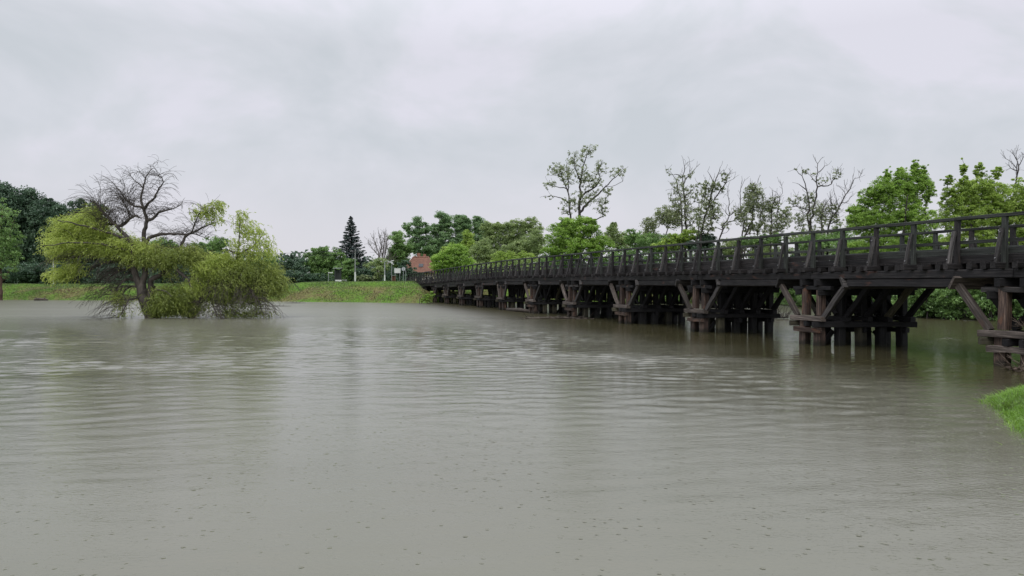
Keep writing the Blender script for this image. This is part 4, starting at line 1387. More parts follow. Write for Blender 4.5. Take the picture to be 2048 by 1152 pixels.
# ------------------------------------------------------------------ the timber bridge
BD = np.array([-0.32226, 0.94665, 0.0])      # along the bridge, away from the near bank
BN = np.array([0.94665, 0.32226, 0.0])       # across, towards upstream
X0 = 19.68
T_DARK = timber_mat('black_creosoted_timber', (0.004, 0.0037, 0.0045), (0.0095, 0.009, 0.010), (0.026, 0.024, 0.025), 0.05, (0.05, 0.03, 0.02))
T_DECK = timber_mat('dark_deck_timber', (0.0075, 0.0068, 0.007), (0.018, 0.016, 0.0165), (0.050, 0.044, 0.042), 0.16, (0.065, 0.045, 0.035))
T_RAIL = timber_mat('algae_grey_rail_timber', (0.012, 0.0135, 0.012), (0.028, 0.031, 0.028), (0.068, 0.074, 0.068), 0.10, (0.035, 0.05, 0.025))
T_BRACE = timber_mat('weathered_brace_timber', (0.013, 0.012, 0.012), (0.038, 0.035, 0.034), (0.115, 0.105, 0.10), 0.1, (0.10, 0.085, 0.075))
T_RED = timber_mat('reddish_peeled_timber', (0.012, 0.009, 0.008), (0.048, 0.032, 0.026), (0.18, 0.13, 0.10), 0.32, (0.17, 0.08, 0.045))
T_GREY = timber_mat('grey_weathered_timber', (0.020, 0.016, 0.0145), (0.074, 0.061, 0.053), (0.22, 0.185, 0.16), 0.25, (0.08, 0.045, 0.033))
T_BEAM = timber_mat('stained_beam_timber', (0.006, 0.0056, 0.0065), (0.015, 0.014, 0.015), (0.040, 0.036, 0.035), 0.34, (0.10, 0.048, 0.036))
T_MOSSY = timber_mat('brown_green_timber', (0.02, 0.018, 0.012), (0.05, 0.046, 0.03), (0.10, 0.09, 0.06), 0.2, (0.06, 0.055, 0.02))
STEEL = plain_mat('wet_steel', (0.35, 0.35, 0.36), 0.3, 0.9)


def camber(Y):
    u = max(0.0, Y - 57.0)
    return -0.0195 * u * (u / (u + 6.0))


def bp(s, wd, z, cam_on=True):
    p = np.array([X0, 0, 0]) + BD * s + BN * wd
    return np.array([p[0], p[1], z + (camber(p[1]) if cam_on else 0.0)])


rb = random.Random(11)


def timber(name, p0, p1, wd, ht, mat, parent, roll=0.0, rough=0.012, up=(0, 0, 1), segs=4, **kw):
    p0, p1 = Vector(p0), Vector(p1)
    Lg = (p1 - p0).length
    x = (p1 - p0).normalized()
    upv = Vector(up)
    if abs(x.dot(upv)) > 0.95: upv = Vector(BD)
    y = upv.cross(x).normalized()
    z = x.cross(y)
    R = Matrix((x, y, z)).transposed().to_4x4() @ Matrix.Rotation(roll, 4, 'X')
    ch = min(wd, ht) * 0.09
    prof = [(-wd / 2 + ch, -ht / 2), (wd / 2 - ch, -ht / 2), (wd / 2, -ht / 2 + ch), (wd / 2, ht / 2 - ch), (wd / 2 - ch, ht / 2), (-wd / 2 + ch, ht / 2),
            (-wd / 2, ht / 2 - ch), (-wd / 2, -ht / 2 + ch)]
    vs, fs = [], []
    bow = (rb.uniform(-1, 1) * rough * 0.8, rb.uniform(-1, 1) * rough * 0.8)
    for i in range(segs + 1):
        f = i / segs
        jx = 0.0 if 0 < i < segs else rb.uniform(-1, 1) * rough * 1.2
        sc = 1 + rb.uniform(-1, 1) * rough * 0.9 / max(0.08, min(wd, ht)) * 0.5
        b = math.sin(f * math.pi)
        for (a, c) in prof:
            vs.append((-Lg / 2 + Lg * f + jx, a * sc + bow[0] * b + rb.uniform(-1, 1) * rough * 0.35, c * sc + bow[1] * b + rb.uniform(-1, 1) * rough * 0.35))
    for i in range(segs):
        for k in range(8):
            a = i * 8
            fs.append((a + k, a + (k + 1) % 8, a + 8 + (k + 1) % 8, a + 8 + k))
    fs.append(tuple(range(8))[::-1])
    fs.append(tuple(segs * 8 + k for k in range(8)))
    me = bpy.data.meshes.new(name)
    me.from_pydata(vs, [], fs)
    me.materials.append(mat)
    me.update()
    o = bpy.data.objects.new(name, me)
    place(o, parent, Matrix.Translation((p0 + p1) / 2) @ R)
    return props(o, **kw)


bridge = empty('timber_bridge', bp(50, 2, 0), label='long old timber trestle bridge with black beams, handrails and strutted piers across the flooded river', cat='bridge')
S0, S1 = 7.2, 104.0
PS = 1.36 / 0.94665
k0 = int((S0 - 19.55 / 0.94665) / PS)
posts = []
s = 19.55 / 0.94665 + k0 * PS
while s < S1:
    posts.append(s)
    s += PS
WID = 4.09
for side, w0, sg in (('front', 0.0, -1), ('back', WID, 1)):
    for i, s in enumerate(posts):
        mt = T_RAIL if rb.random() < 0.5 else T_DECK
        js = rb.uniform(-0.02, 0.02)
        timber('rail_post', bp(s + js, w0, 2.58), bp(s + js + rb.uniform(-.012, .012), w0 + rb.uniform(-.015, .015), 3.955), 0.115, 0.135, mt, bridge, segs=3, rough=0.01)
        timber('rail_brace', bp(s + js, w0 + sg * 0.31, 2.745), bp(s + js, w0 + sg * 0.10, 3.66), 0.085, 0.10, T_BRACE if rb.random() < 0.75 else T_DECK, bridge, segs=3, up=BD, rough=0.012)
        timber('outrigger', bp(s + js, w0 + sg * 0.44, 2.665), bp(s + js, w0 - sg * 0.55, 2.665), 0.15, 0.155, T_DECK, bridge, segs=2, up=(0, 0, 1))
    # rails and kerb boards in lengths of two or three bays, butt-jointed on the posts
    def run(name, z, wd, ht, off, mat, bays, zj=0.0, gap=0.006):
        i = rb.randint(0, 1)
        ii = 0
        cuts = [0]
        while cuts[-1] < len(posts) - 1:
            cuts.append(min(len(posts) - 1, cuts[-1] + rb.choice(bays)))
        for a, b in zip(cuts, cuts[1:]):
            dz = rb.uniform(-zj, zj)
            timber(name, bp(posts[a] + gap, w0 + off, z + dz), bp(posts[b] - gap, w0 + off, z + rb.uniform(-zj, zj)), wd, ht, mat() if callable(mat) else mat, bridge, segs=5, rough=0.010)
    run('top_rail', 4.005, 0.15, 0.092, 0.0, T_RAIL, (2, 3), 0.006)
    run('mid_rail', 3.335, 0.06, 0.095, -sg * 0.09, T_RAIL, (2, 3), 0.012)
    run('kerb_board', 2.89, 0.07, 0.165, -sg * 0.10, lambda: T_DECK if rb.random() < 0.8 else T_BEAM, (2, 3), 0.005)
    run('kerb_board', 3.062, 0.07, 0.16, -sg * 0.10, lambda: T_DECK if rb.random() < 0.8 else T_RAIL, (2, 3), 0.008)
# cross beams between the outriggers
for i in range(len(posts) - 1):
    for f in (1 / 3, 2 / 3):
        s = posts[i] + PS * f + rb.uniform(-0.05, 0.05)
        timber('cross_beam', bp(s, -rb.uniform(0.10, 0.30), 2.66), bp(s, WID + rb.uniform(0.12, 0.3), 2.66), rb.uniform(0.15, 0.21), rb.uniform(0.145, 0.165), T_DECK, bridge, segs=2)
m = Mesh()
s = S0
while s < S1:
    wdt = 0.19
    c = bp(s + wdt / 2, WID / 2, 2.772)
    R = Matrix((Vector(BD), Vector(BN) * -1, Vector((0, 0, 1)))).transposed()
    m.box(c + np.array([0, 0, rb.uniform(-.004, .004)]), (wdt - 0.012, WID - 0.12, 0.05), R)
    s += wdt
m.build('deck_planks', T_DECK, bridge, kind='stuff')
# long stringers carried by the piers
piers = [(12.8, 19.3 - 7.2 * 0.94665)] and [12.5, 19.3, 26.42, 33.22, 40.02, 46.8, 53.5, 60.2, 66.4, 72.3, 78.2, 83.6]
PSs = [y / 0.94665 for y in piers]
lines = [0.06, 0.76, 1.46, 2.16, 2.86, 3.44]
ends = [S0] + PSs + [99.5]
for wi, wl in enumerate(lines + [4.02]):
    for a, b in zip(ends, ends[1:]):
        k = a
        timber('stringer', bp(a + 0.004, wl, 2.455), bp(b - 0.004, wl, 2.455), 0.22, 0.245, T_BEAM if wi == 0 else T_DARK, bridge, segs=6, rough=0.014)


def pier(ix, s0, nearest=False):
    P = empty('pier', bp(s0, 2, 0), bridge)
    Xr = np.array([1.0, 0, 0])                # the pile rows run with the current, askew to the deck
    n = 5
    gap = 0.72

    def q(u, ds, z, cam_on=False):
        """u metres along the pile row, ds along the bridge"""
        p = bp(s0 + ds, 0.05, 0) * [1, 1, 0] + Xr * u
        c = camber(p[1]) if cam_on else camber(p[1]) * sstep(np.array(z), 1.2, 2.0)
        return np.array([p[0], p[1], z + float(c)])
    lo = -1.0
    h0 = 0.58 + (0.0 if not nearest else -0.1)
    far = ix > 6
    for j in range(n):
        u = j * gap
        mt = T_RED if j == 0 else (T_MOSSY if rb.random() < 0.35 else T_DARK)
        for ds in (-0.36, 0.36):
            lean = rb.uniform(-0.03, 0.03)
            timber('pile', q(u + lean, ds + rb.uniform(-.02, .02), lo), q(u, ds, h0 + 0.30), 0.30, 0.30, mt, P, segs=3, rough=0.022, roll=rb.uniform(-.1, .1))
            if far and j in (1, 3): continue
            timber('column', q(u + 0.04, ds, h0 + 0.47), q(u + 0.06, ds, 2.10), 0.24, 0.25, (T_RED if j == 0 else T_DARK), P, segs=3, rough=0.016, roll=rb.uniform(-.06, .06))
    # twin low walings clasp the piles, short sill pieces lie over them
    for ds in (-0.58, 0.58):
        timber('waling', q(-0.42, ds, h0 + 0.17), q(gap * (n - 1) + 0.42 + rb.uniform(-.1, .1), ds, h0 + 0.17), 0.13, 0.19, T_MOSSY if ds > 0 else T_DARK, P, segs=4, rough=0.02)
        timber('waling', q(-0.2, ds * 0.97, 1.88), q(gap * (n - 1) + 0.3, ds * 0.97, 1.88), 0.11, 0.22, T_DARK, P, segs=3, rough=0.015)
    timber('waling', q(-0.30, 0.0, h0 + 0.17), q(gap * (n - 1) + 0.35, 0.0, h0 + 0.17), 0.22, 0.17, T_DARK, P, segs=4, rough=0.02)
    for j in range(n):
        u = j * gap - (0.17 if j == 0 else 0)
        mt = T_GREY if j == 0 else T_DARK
        e = 0.80 + rb.uniform(-.05, .08)
        timber('sill', q(u, -e, h0 + 0.36), q(u, e, h0 + 0.36), 0.22, 0.175, mt, P, segs=4, rough=0.022)
        if j in (0, 2, 4) and not far:
            e = 0.62 + rb.uniform(-.08, .08)
            timber('sill', q(u + (-0.03 if j == 0 else 0), -e, h0 - 0.03), q(u, e, h0 - 0.03), 0.16, 0.17, (T_RED if not nearest else T_GREY) if j == 0 else T_DARK, P, segs=4, rough=0.026)
    # caps under the stringers
    for ds in (-0.36, 0.36):
        timber('cap_beam', q(-0.16, ds, 2.215, True), q(gap * (n - 1) + 1.25, ds, 2.215, True), 0.24, 0.23, T_DARK, P, segs=4)
    for j in range(n):
        timber('corbel', q(j * gap + 0.02, -0.95 - rb.uniform(0, .1), 2.02, True), q(j * gap + 0.02, 0.95, 2.02, True), 0.17, 0.14, T_BRACE if (j == 0 and rb.random() < .5) else T_DARK, P, segs=3)
    # struts fanning out to the straining beams, with a tilted clamp across their heads
    hs = 1.62 if ix < 7 else 1.15
    for j in range(n):
        for sg in (1, -1):
            u = j * gap - (0.05 if j == 0 else 0)
            mt = (T_GREY if sg > 0 else T_BRACE) if j == 0 else (T_MOSSY if rb.random() < 0.4 else T_DARK)
            if far and j in (1, 3): continue
            timber('strut', q(u, sg * 0.66, h0 + 0.43), q(u + 0.03, sg * (hs + 0.02), 2.12), 0.15 if ix > 1 else 0.17, 0.19, mt, P, segs=5, rough=0.022, up=(0, 0, 1))
    for sg in (1, -1):
        c0, c1 = q(-0.2 - 0.02 * (ix == 1), sg * (hs + 0.02), 2.21, True), q(gap * (n - 1) + 0.35, sg * (hs + 0.02), 2.21, True)
        timber('strut_clamp', c0, c1, 0.11, 0.46 if ix < 3 else 0.34, T_GREY if ix == 1 else T_BRACE, P, roll=sg * math.radians(40), segs=4, rough=0.02)
    # diagonal bracing inside the pier
    if not far:
        for a, b, z0, z1, ds in ((0.25, 1.2, 1.1, 1.95, 0.2), (2.8, 1.8, 1.1, 1.95, -0.2), (1.1, 2.1, 1.05, 1.95, -0.1), (0.1, 0.75, -0.3, 0.5, 0.0), (2.9, 2.2, -0.3, 0.5, 0.0), (1.5, 2.15, -0.3, 0.5, 0.1)):
            timber('cross_brace', q(a, ds, z0), q(b, ds, z1), 0.07, 0.16, T_DARK, P, segs=2)
        for j in range(1, n):
            timber('cross_brace', q(j * gap - 0.2, -0.45, 1.1), q(j * gap - 0.2, 0.45, 1.95), 0.07, 0.15, T_DARK, P, segs=2)
    return P


for i, s0 in enumerate(PSs):
    pier(i, s0, nearest=(i == 1))
# straining beams between the strut heads of neighbouring piers
for i, (a, b) in enumerate(zip(PSs, PSs[1:])):
    h1 = 1.62 if i < 7 else 1.15
    h2 = 1.62 if i + 1 < 7 else 1.15
    for j in range(5):
        u = j * 0.72
        if i > 6 and j in (1, 3): continue
        pa = bp(a + h1 + 0.12, 0.05, 2.20) + np.array([u, 0, 0])
        pb = bp(b - h2 - 0.12, 0.05, 2.20) + np.array([u, 0, 0])
        timber('straining_beam', pa, pb, 0.20, 0.235, T_BEAM if j == 0 else T_DARK, bridge, segs=5, rough=0.016)
# low trestle bents and bank seat at the far end
for y in (88.2, 91.6, 94.6):
    s0 = y / 0.94665
    P = empty('bent', bp(s0, 2, 0), bridge)
    for j in range(5):
        p = bp(s0, 0.06 + j * 0.84, 0)
        timber('column', (p[0], p[1], -0.5), (p[0], p[1], 2.2 + camber(p[1])), 0.26, 0.26, T_DARK if j else T_BRACE, P, segs=2)
    timber('cap_beam', bp(s0, -0.3, 2.22), bp(s0, 4.3, 2.22), 0.24, 0.22, T_DARK, P, segs=3)
for z in (1.2, 1.45, 1.7, 1.95):
    timber('bank_seat', bp(S1 - 0.3, -0.9, z + 0.6), bp(S1 - 0.3, WID + 0.9, z + 0.6), 0.22, 0.24, T_DARK, bridge, segs=3)
# bolts on the nearer braces
for s in posts[8:24]:
    m = Mesh()
    for zz, ww in ((2.86, -0.30), (3.55, -0.14)):
        c = bp(s, ww - 0.05, zz)
        m.tube([c, c - BN * 0.03], 0.016, 6)
    m.build('bolt', STEEL, bridge)


# ------------------------------------------------------------------ flotsam
def snag(label, origin, n, ln, spread, up, name='driftwood', rad=0.02, seed=1, mat=None, flat=0.25, cat='driftwood', trunk=None):
    rng = np.random.default_rng(seed)
    sk = Skel(20000)
    o = np.array(origin, float)
    root_pts = trunk or [(0, 0, -0.1), (0.3, 0.05, 0.05), (0.8, 0.1, 0.1)]
    sk.limb([o + np.array(p) for p in root_pts], rad * 2.2, rad, rng, seg=0.12, wig=0.1, root=True)
    cand0 = sk.n
    for _ in range(n):
        j = int(rng.integers(0, cand0))
        az = rng.uniform(0, 2 * math.pi)
        d = unit(np.array([math.cos(az) * spread, math.sin(az) * spread * 0.7, abs(rng.normal()) * up + 0.02]))
        q, cur = sk.p[j].copy(), j
        l = ln * rng.uniform(0.3, 1.0)
        for i in range(5):
            d = unit(d + rng.normal(size=3) * flat)
            q = q + d * l / 5
            q[2] = max(q[2], 0.01)
            cur = sk.add(q, cur, rad * (0.7 - 0.11 * i))
    sk.finish(tip=rad * 0.25, power=0.2)
    V, Fq = sk.mesh()
    return mesh_obj(name, np_mesh(name, V - o, Fq, mat or BARK), None, o, label=label, cat=cat)


PALEW = bark_mat('bleached_driftwood', (0.07, 0.052, 0.038), (0.20, 0.155, 0.12))
snag('tangle of brown twigs stranded in the water behind the second pier', W(1556, 634, 45) * [1, 1, 0] + [0, 0, 0.0], 60, 1.3, 0.8, 0.9, rad=0.022, seed=3, trunk=[(-0.5, 0, 0), (0, 0, 0.1), (0.6, 0.1, 0.05)])
DRIFTD = bark_mat('wet_driftwood', (0.03, 0.024, 0.019), (0.09, 0.07, 0.056))
pn = bp(PSs[1], 0.05, 0)
snag('mat of twigs and bark washed against the foot of the nearest pier', (pn[0] - 0.2, pn[1] - 0.75, 0.02), 150, 0.75, 1.0, 0.12, rad=0.018, seed=4, mat=PALEW, trunk=[(-0.45, -0.1, 0.01), (0.3, 0, 0.03), (1.2, 0.1, 0.03)])
snag('twigs caught among the columns on top of the nearest pier', (pn[0] + 0.25, pn[1] - 0.1, 1.08), 90, 0.5, 0.9, 0.5, rad=0.014, seed=5, mat=PALEW, trunk=[(-0.2, -0.2, 0.0), (0.2, 0, 0.03), (0.7, 0.2, 0.05)])
p6 = bp(PSs[5], 0.05, 0)
snag('low raft of branches drifting against the foot of the middle piers', (p6[0] - 0.6, p6[1] - 1.0, 0.0), 60, 1.0, 1.0, 0.05, rad=0.03, seed=6, mat=DRIFTD, trunk=[(-2.5, 0.2, 0.0), (-0.5, 0, 0.05), (1.8, -0.6, 0.03)])
pl = Mesh()
a, b = bp(PSs[7] - 0.8, 0.5, 0.10) - np.array([0.3, 0.6, 0]), bp(PSs[6] + 0.8, 0.6, 0.10) - np.array([0.2, 0.6, 0])
pl.tube([a, (a + b) / 2 + [0, 0, 0.06], b], [0.13, 0.15, 0.11], 9)
pl.build('floating_log', DRIFTD, None, tuple(a), smooth=True, label='long wet log floating across between two far piers', cat='log')
for lb, u, Yk, ln in (('thin dark stick floating in open water right of the willow, nearer one', 555, 70.0, 2.6), ('thin dark stick floating in open water right of the willow, farther one', 590, 81.0, 2.4)):
    c = W(u, 566, Yk) * [1, 1, 0]
    m = Mesh().tube([c + [-ln / 2, 0, 0.0], c + [0, 0.05, 0.03], c + [ln / 2, 0, 0.0]], [0.03, 0.04, 0.02], 6)
    for t_ in (-0.3, 0.1, 0.5):
        m.tube([c + [t_, 0, 0.0], c + [t_ + 0.1, 0, 0.18]], [0.02, 0.008], 4)
    m.build('floating_stick', BARK, None, tuple(c), label=lb, cat='stick')
# the dark floating log at the far left bank, with stubs
c = W(82, 599.5, 93.0); c[2] = 0.05
m = Mesh().tube([c + [-0.85, 0, 0.08], c + [-0.3, 0, 0.12], c + [0.4, 0, 0.10], c + [0.85, 0, 0.02]], [0.13, 0.17, 0.15, 0.1], 9)
m.tube([c + [-0.55, 0, 0.1], c + [-0.65, 0, 0.42]], [0.06, 0.03], 6)
m.tube([c + [0.45, 0, 0.1], c + [0.5, -0.1, 0.32]], [0.07, 0.06], 7)
m.build('floating_log', bark_mat('wet_log_bark', (0.03, 0.022, 0.018), (0.09, 0.07, 0.055)), None, tuple(c), label='dark stubby log lying at the waterline of the far left bank', cat='log')


# ------------------------------------------------------------------ things on the far bank
WHITE = plain_mat('weathered_white_paint', (0.55, 0.56, 0.55), 0.55)
CONC = plain_mat('pale_concrete', (0.20, 0.21, 0.205), 0.8)
GALV = plain_mat('galvanised_steel', (0.30, 0.32, 0.33), 0.45, 0.3)
WOODB = plain_mat('brown_stained_wood', (0.16, 0.085, 0.055), 0.7, 0, 0.3, 10)
DARKW = plain_mat('black_stained_wood', (0.02, 0.024, 0.024), 0.7, 0, 0.3, 8)
CREAM = plain_mat('cream_render', (0.50, 0.45, 0.34), 0.85, 0, 0.08, 3)
PANE = plain_mat('dark_window_glass', (0.03, 0.035, 0.04), 0.1)


def onb(px, Y):
    x = (px - 1024) / 1480 * Y
    return x, Y, gz(x, Y)


def zy(py, Y):
    return EYE - (py - 566) / 1480 * Y


def pole(name, label, px, Y, top, r0, r1, mat, cat='pole', lower=None, extra=None):
    x, y, z = onb(px, Y)
    root = empty(name, (x, y, z), label=label, cat=cat)
    zt = zy(top, Y)
    if lower:
        zl = z + lower[0]
        Mesh().tube([(x, y, z - 0.3), (x, y, zl)], [r0 * 1.25, r0 * 1.15], 10).build('lower_sleeve', lower[1], root, (x, y, z), smooth=False)
        Mesh().tube([(x, y, zl), (x, y, zt)], [r0, r1], 10).build('shaft', mat, root, (x, y, z))
    else:
        Mesh().tube([(x, y, z - 0.3), (x, y, zt)], [r0, r1], 10).build('shaft', mat, root, (x, y, z))
    return root, x, y, z, zt


# slim white lamp pole at the left
r, x, y, z, zt = pole('lamp_pole', 'slim white lamp pole on the far left bank in front of the dark trees', 107, 102, 517, 0.09, 0.06, WHITE, 'lamp pole')
m = Mesh().box((x, y, zt + 0.03), (0.26, 0.4, 0.1), taper=0.7)
m.build('lamp_head', GALV, r, (x, y, z))
# utility pole that carries the two cables
r, x, y, z, zt = pole('utility_pole', 'tall grey pole with a pale concrete foot in front of the spruce', 710.5, 100, 498, 0.09, 0.05, CONC, 'utility pole', lower=(1.35, WHITE))
Mesh().box((x, y, zt - 0.35), (1.3, 0.09, 0.09)).build('cross_arm', DARKW, r, (x, y, z))
for dx in (-0.55, 0.55):
    Mesh().tube([(x + dx, y, zt - 0.3), (x + dx, y, zt - 0.17)], [0.03, 0.05], 8).build('insulator', WHITE, r, (x, y, z))
ux, uy, uz = x, y, zt
r, x, y, z, zt = pole('lamp_pole', 'thin grey pole with a white foot left of the road signs', 769.5, 99, 524, 0.08, 0.05, GALV, 'lamp pole', lower=(0.95, WHITE))
Mesh().tube([(x, y, zt), (x + 0.25, y, zt + 0.12), (x + 0.6, y, zt + 0.14)], [0.04, 0.035, 0.03], 6).build('arm', GALV, r, (x, y, z))
# second utility pole beyond the willow, mostly hidden by it
r, x2, y2, z2, zt2 = pole('utility_pole', 'grey utility pole standing behind the willow crown', 232, 112, 492, 0.13, 0.08, CONC, 'utility pole')
Mesh().box((x2, y2, zt2 - 0.35), (1.3, 0.09, 0.09)).build('cross_arm', DARKW, r, (x2, y2, z2))
for k, (dx, dz, lb) in enumerate(((-0.55, 0.0, 'upper of the two thin cables strung over the shrubs right of the willow'), (0.55, -0.42, 'lower of the two thin cables strung over the shrubs right of the willow'))):
    pts = []
    for i in range(25):
        f = i / 24
        p = np.array([ux + dx, uy, uz - 0.17 + dz]) * (1 - f) + np.array([x2 + dx, y2, zt2 - 0.17 + dz]) * f
        p[2] -= 0.7 * 4 * f * (1 - f)
        pts.append(p)
    Mesh().tube(pts, 0.022, 5).build('power_cable', DARKW, None, tuple(pts[0]), label=lb, cat='cable')
# T-shaped street sign
r, x, y, z, zt = pole('street_sign', 'small white blade sign on a thin post left of the dark wooden shelter', 657, 97, 545, 0.035, 0.035, GALV, 'sign')
Mesh().box((x + 0.27, y - 0.03, zt - 0.02), (0.62, 0.03, 0.11)).build('sign_blade', WHITE, r, (x, y, z))
# dark narrow wooden structure and the pale block before it
x, y, z = onb(676, 101)
r = empty('wooden_shelter', (x, y, z), label='narrow black wooden shelter with a flat cap among the shrubs', cat='shelter')
ztp = zy(537, 101)
for dx in (-0.36, 0.36):
    for dy in (-0.25, 0.25):
        Mesh().box((x + dx, y + dy, (z + ztp) / 2), (0.1, 0.1, ztp - z)).build('post', DARKW, r, (x, y, z))
for k in range(5):
    Mesh().box((x - 0.24 + k * 0.12, y + 0.22, (z + ztp) / 2 - 0.05), (0.112, 0.03, ztp - z - 0.2)).build('board', DARKW, r, (x, y, z))
Mesh().box((x, y, ztp + 0.04), (1.05, 0.85, 0.09)).build('cap', GALV, r, (x, y, z))
x, y, z = onb(677.5, 98)
r = empty('planter', (x, y, z), label='low pale concrete planter in front of the black wooden shelter', cat='planter')
for dx, dy, sx_, sy_ in ((-0.38, 0, 0.06, 0.5), (0.38, 0, 0.06, 0.5), (0, -0.22, 0.70, 0.06), (0, 0.22, 0.70, 0.06)):
    Mesh().box((x + dx, y + dy, z + 0.14), (sx_, sy_, 0.32)).build('side', WHITE, r, (x, y, z))
Mesh().box((x, y, z + 0.2), (0.69, 0.37, 0.1)).build('soil', DARKW, r, (x, y, z))
x, y, z = onb(688, 98)
r = empty('bench', (x, y, z), label='low pale bench right of the concrete planter on the bank', cat='bench')
for k in range(3):
    Mesh().box((x, y - 0.14 + 0.14 * k, z + 0.27), (0.78, 0.12, 0.05)).build('seat_slat', WHITE, r, (x, y, z))
for dx in (-0.3, 0.3):
    Mesh().box((x + dx, y, z + 0.12), (0.08, 0.38, 0.25)).build('leg', CONC, r, (x, y, z))
# white information board on two posts
Yb = 97
x, y, z = onb(795, Yb)
zt, zb = zy(536.5, Yb), zy(546, Yb)
r = empty('notice_board', (x, y, z), label='white rectangular board on two thin posts near the far end of the bridge', cat='sign board')
for dx in (-0.3, 0.3):
    Mesh().tube([(x + dx, y, z - 0.2), (x + dx, y, zt)], 0.028, 8).build('post', GALV, r, (x, y, z))
Mesh().box((x, y - 0.045, (zt + zb) / 2), (0.80, 0.025, zt - zb)).build('panel', WHITE, r, (x, y, z))
fr = Mesh()
hw, hh, zc = 0.41, (zt - zb) / 2 + 0.012, (zt + zb) / 2
for dx in (-hw, hw): fr.box((x + dx, y - 0.05, zc), (0.025, 0.045, hh * 2))
for dz in (-hh, hh): fr.box((x, y - 0.05, zc + dz), (hw * 2 + 0.024, 0.043, 0.024))
fr.build('frame', GALV, r, (x, y, z))
# round road sign seen from behind, its post and a second bare post
x, y, z = onb(807, 98)
zc = zy(538, 98)
r = empty('road_sign', (x, y, z), label='round road sign seen from behind, right of the white board', cat='road sign')
Mesh().tube([(x, y, z - 0.2), (x, y, zc + 0.25)], 0.03, 8).build('post', GALV, r, (x, y, z))
Mesh().tube([(x, y + 0.035, zc), (x, y + 0.05, zc)], 0.24, 28).build('disc', plain_mat('sign_back_aluminium', (0.45, 0.47, 0.48), 0.4, 0.4), r, (x, y, z))
rimm = Mesh()
for k in range(28):
    a0, a1 = 2 * math.pi * k / 28, 2 * math.pi * (k + 1) / 28
    rimm.tube([(x + 0.245 * math.cos(a0), y + 0.043, zc + 0.245 * math.sin(a0)), (x + 0.245 * math.cos(a1), y + 0.043, zc + 0.245 * math.sin(a1))], 0.014, 5, cap=False)
rimm.build('rim', GALV, r, (x, y, z))
Mesh().box((x - 0.1, y, zy(549, 98)), (0.14, 0.04, 0.16)).build('small_plate', DARKW, r, (x, y, z))
pole('marker_post', 'thin bare grey post right of the round road sign', 811.5, 98, 540, 0.03, 0.03, GALV, 'post')
# lantern-like pointer on a tall thin post
r, x, y, z, zt = pole('pointer_sign', 'tall thin post with pale crossed pointer boards at its top above the brown kiosk', 783.5, 99, 520, 0.035, 0.03, GALV, 'sign')
for k, (dx, dz, w_, ry) in enumerate(((-0.12, -0.3, 0.62, 8), (0.05, -0.12, 0.5, -18), (0.12, -0.5, 0.4, 30))):
    Rm = Matrix.Rotation(math.radians(ry), 3, 'Y')
    Mesh().box((x + dx, y - 0.05 - 0.02 * k, zt + dz), (w_, 0.018, 0.10), Rm).build('pointer_board', WHITE, r, (x, y, z))
# brown wooden kiosk post with an open front
Yk = 95.5
x = (787.5 - 1024) / 1480 * Yk
z = zy(568, Yk); zt = zy(551.5, Yk)
r = empty('wayside_box', (x, Yk, z), label='small brown wooden wayside box with shelves on top of the bank by the bridge end', cat='wayside box')
for dx in (-0.19, 0.19):
    Mesh().box((x + dx, Yk, (z + zt) / 2 - 0.1), (0.05, 0.28, zt - z + 0.2)).build('side_board', WOODB, r, (x, Yk, z))
Mesh().box((x, Yk + 0.13, (z + zt) / 2), (0.33, 0.02, zt - z)).build('back_board', WOODB, r, (x, Yk, z))
for f in (0.05, 0.28, 0.5, 0.72):
    Mesh().box((x, Yk, z + f * (zt - z)), (0.328, 0.23, 0.045)).build('shelf', plain_mat('red_brown_shelf', (0.24, 0.11, 0.075), 0.7), r, (x, Yk, z))
Mesh().box((x, Yk, zt + 0.03), (0.52, 0.36, 0.06)).build('cap', CONC, r, (x, Yk, z))


